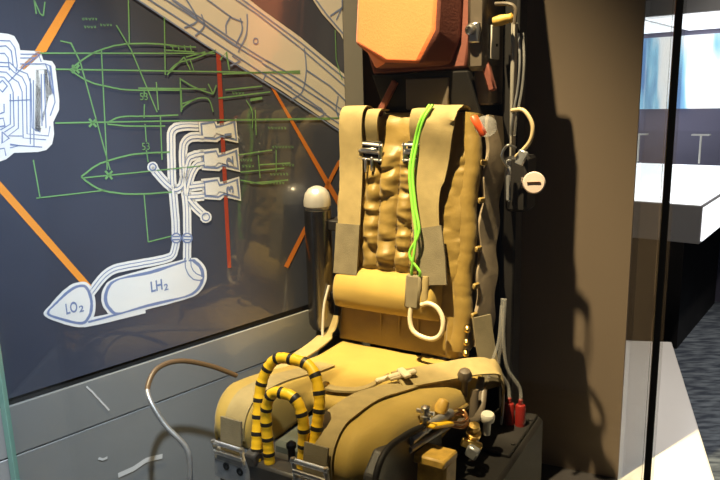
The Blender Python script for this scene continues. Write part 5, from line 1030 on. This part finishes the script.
mb = MB(); mb.tube(cr([(.30, -.19, .47), (.305, -.15, .46), (.30, -.10, .47), (.29, -.06, .50)], 6), .010, 10); mb.tube([(.29, -.14, .40), (.285, -.11, .52)], .011, 10); mb.lathe([(.001, -.014), (.014, -.008), (.014, .008), (.001, .014)], (.29, -.20, .468), (1, -.3, .4), 14); mb.tube([(.285, -.09, .46), (.28, -.05, .53)], [.014, .009], 10); mb.build('linkage', M['brownbox'], seat)
mb = MB(); mb.lathe([(.010, -.04), (.010, 0), (.017, .0), (.018, .006), (.018, .014), (.015, .019), (.001, .020)], (.325, -.125, .452), (.1, -.1, 1), 22); mb.build('filler_cap', M['whiteplastic'], seat)
mb = MB(); mb.lathe([(.006, -.05), (.010, -.03), (.010, -.01), (.018, -.008), (.018, 0), (.009, .002), (.009, .012), (.015, .014), (.013, .024), (.001, .026)], (.318, -.20, .452), (.15, -.25, 1), 14)
mb.box((.318, -.215, .428), (.05, .014, .022), rotm(z=.4, y=.3), bev=.003); mb.build('union_fitting', M['brass'], seat)
mb = MB(); mb.tube(cr([(.30, -.15, .43), (.312, -.17, .41), (.318, -.21, .40)], 5), .008, 10); mb.box((.325, -.225, .415), (.03, .02, .03), rotm(y=.4), bev=.004); mb.build('fitting_block', M['alloy'], seat)
mb = MB(); mb.box((.300, -.39, .37), (.075, .065, .21), rotm(x=-.1), bev=.006); mb.box((.30, -.395, .485), (.085, .075, .02), rotm(x=-.12), bev=.004); mb.build('ochre_bracket', M['wood'], seat)
mb = MB(); mb.box((.320, -.07, .245), (.14, .46, .21), bev=.010); cb = mb.build('equipment_box', M['black'], seat)
mb = MB(); mb.box((.322, .02, .354), (.11, .25, .012), bev=.003)
for y in (-.05, .10):
    for x in (.278, .368): mb.lathe([(.006, 0), (.006, .004), (.001, .006)], (x, y, .36), (0, 0, 1), 10)
mb.build('box_lid', M['black'], cb)
for k, (x, y) in enumerate(((.322, .055), (.352, .060))):
    mb = MB(); mb.lathe([(.014, 0), (.014, .055), (.012, .06), (.006, .062), (.006, .075), (.001, .078)], (x, y, .36), (0, 0, 1), 16); pg = mb.build('red_plug', M['redplug'], seat)
    MB().tube(cr([(x, y, .43), (x - .004, y, .47), (x - .025 - .008 * k, y - .02, .53), (.305 + .004 * k, .035, .62), (.303 + .007 * k, .04, .72)], 7), .005, 8).build('clear_tube', M['clear'], pg)
MB().tube(cr([(.275, .02, .50), (.285, .02, .55), (.298, .03, .61), (.300, .04, .70)], 6), .004, 8).build('drip_tube', M['clear'], seat)
MB().tube(cr([(.29, .03, .54), (.308, .03, .50), (.312, .035, .43), (.305, .04, .36)], 6), .0035, 8).build('drip_tube', M['whiteplastic'], seat)
# ---- bent hose on the left side
hp = [(-.172, -.640, .05), (-.174, -.645, .20), (-.178, -.646, .36), (-.180, -.645, .423), (-.189, -.638, .491), (-.234, -.654, .548), (-.274, -.655, .599), (-.299, -.635, .622), (-.309, -.594, .646), (-.294, -.538, .646), (-.270, -.465, .611), (-.245, -.40, .565)]
MB().tube(cr(hp, 8), .0062, 10, mif=lambda i: 0 if i > 52 else 1).build('side_hose', [M['brownhose'], M['alloy']], seat)  # brown upper length paints warm light onto the metal hose
# ---- added cylinder on the left side, imitating a bright reflection in the panel
mb = MB(); mb.lathe([(.001, .55), (.03, .552), (.040, .57), (.041, .60), (.041, .925), (.036, .928), (.001, .929)], (-.270, .03, 0), (0, 0, 1), 32)
gb = mb.build('gas_bottle', M['bottle'], seat)
mb = MB(); mb.lathe([(.036, .926), (.036, .934), (.041, .937), (.041, .952), (.036, .975), (.026, .988), (.012, .995), (.001, .997)], (-.270, .03, 0), (0, 0, 1), 32); mb.build('bottle_cap', M['cap'], gb)['label'] = 'bright domed cap'
for z in (.66, .88):
    mb = MB(); mb.box((-.222, .075, z), (.05, .10, .03), bev=.003); mb.build('bracket', M['black'], gb)

# ------------------------------------------------------------------ lights
def spot(name, loc, tgt, power, size, col, blend=.5, rad=.03):
    l = bpy.data.lights.new(name, 'SPOT'); l.energy = power; l.spot_size = math.radians(size); l.spot_blend = blend; l.color = col; l.shadow_soft_size = rad
    o = bpy.data.objects.new(name, l); COL.objects.link(o); o.location = loc
    o.rotation_euler = (Vector(tgt) - Vector(loc)).to_track_quat('-Z', 'Y').to_euler(); return o
spot('key_spotlight', (-.72, .82, 4.65), (.04, 1.71, .98), 3500, 30, (1, .78, .43), .7, .035)
spot('panel_spotlight', (.05, .1, 2.9), (-.80, 1.42, .72), 640, 33, (.80, .90, 1.), .9, .05)
spot('aisle_spotlight', (1.9, 2.3, 3.4), (1.6, 2.9, 0), 330, 54, (1, .90, .80), .8, .06)
w = bpy.data.worlds.new('world'); SC.world = w; w.use_nodes = True
w.node_tree.nodes['Background'].inputs[0].default_value = (.75, .82, 1, 1); w.node_tree.nodes['Background'].inputs[1].default_value = .035
vs = SC.view_settings; vs.view_transform = 'Standard'; vs.look = 'None'; vs.gamma = 1; vs.exposure = 0; vs.use_curve_mapping = False
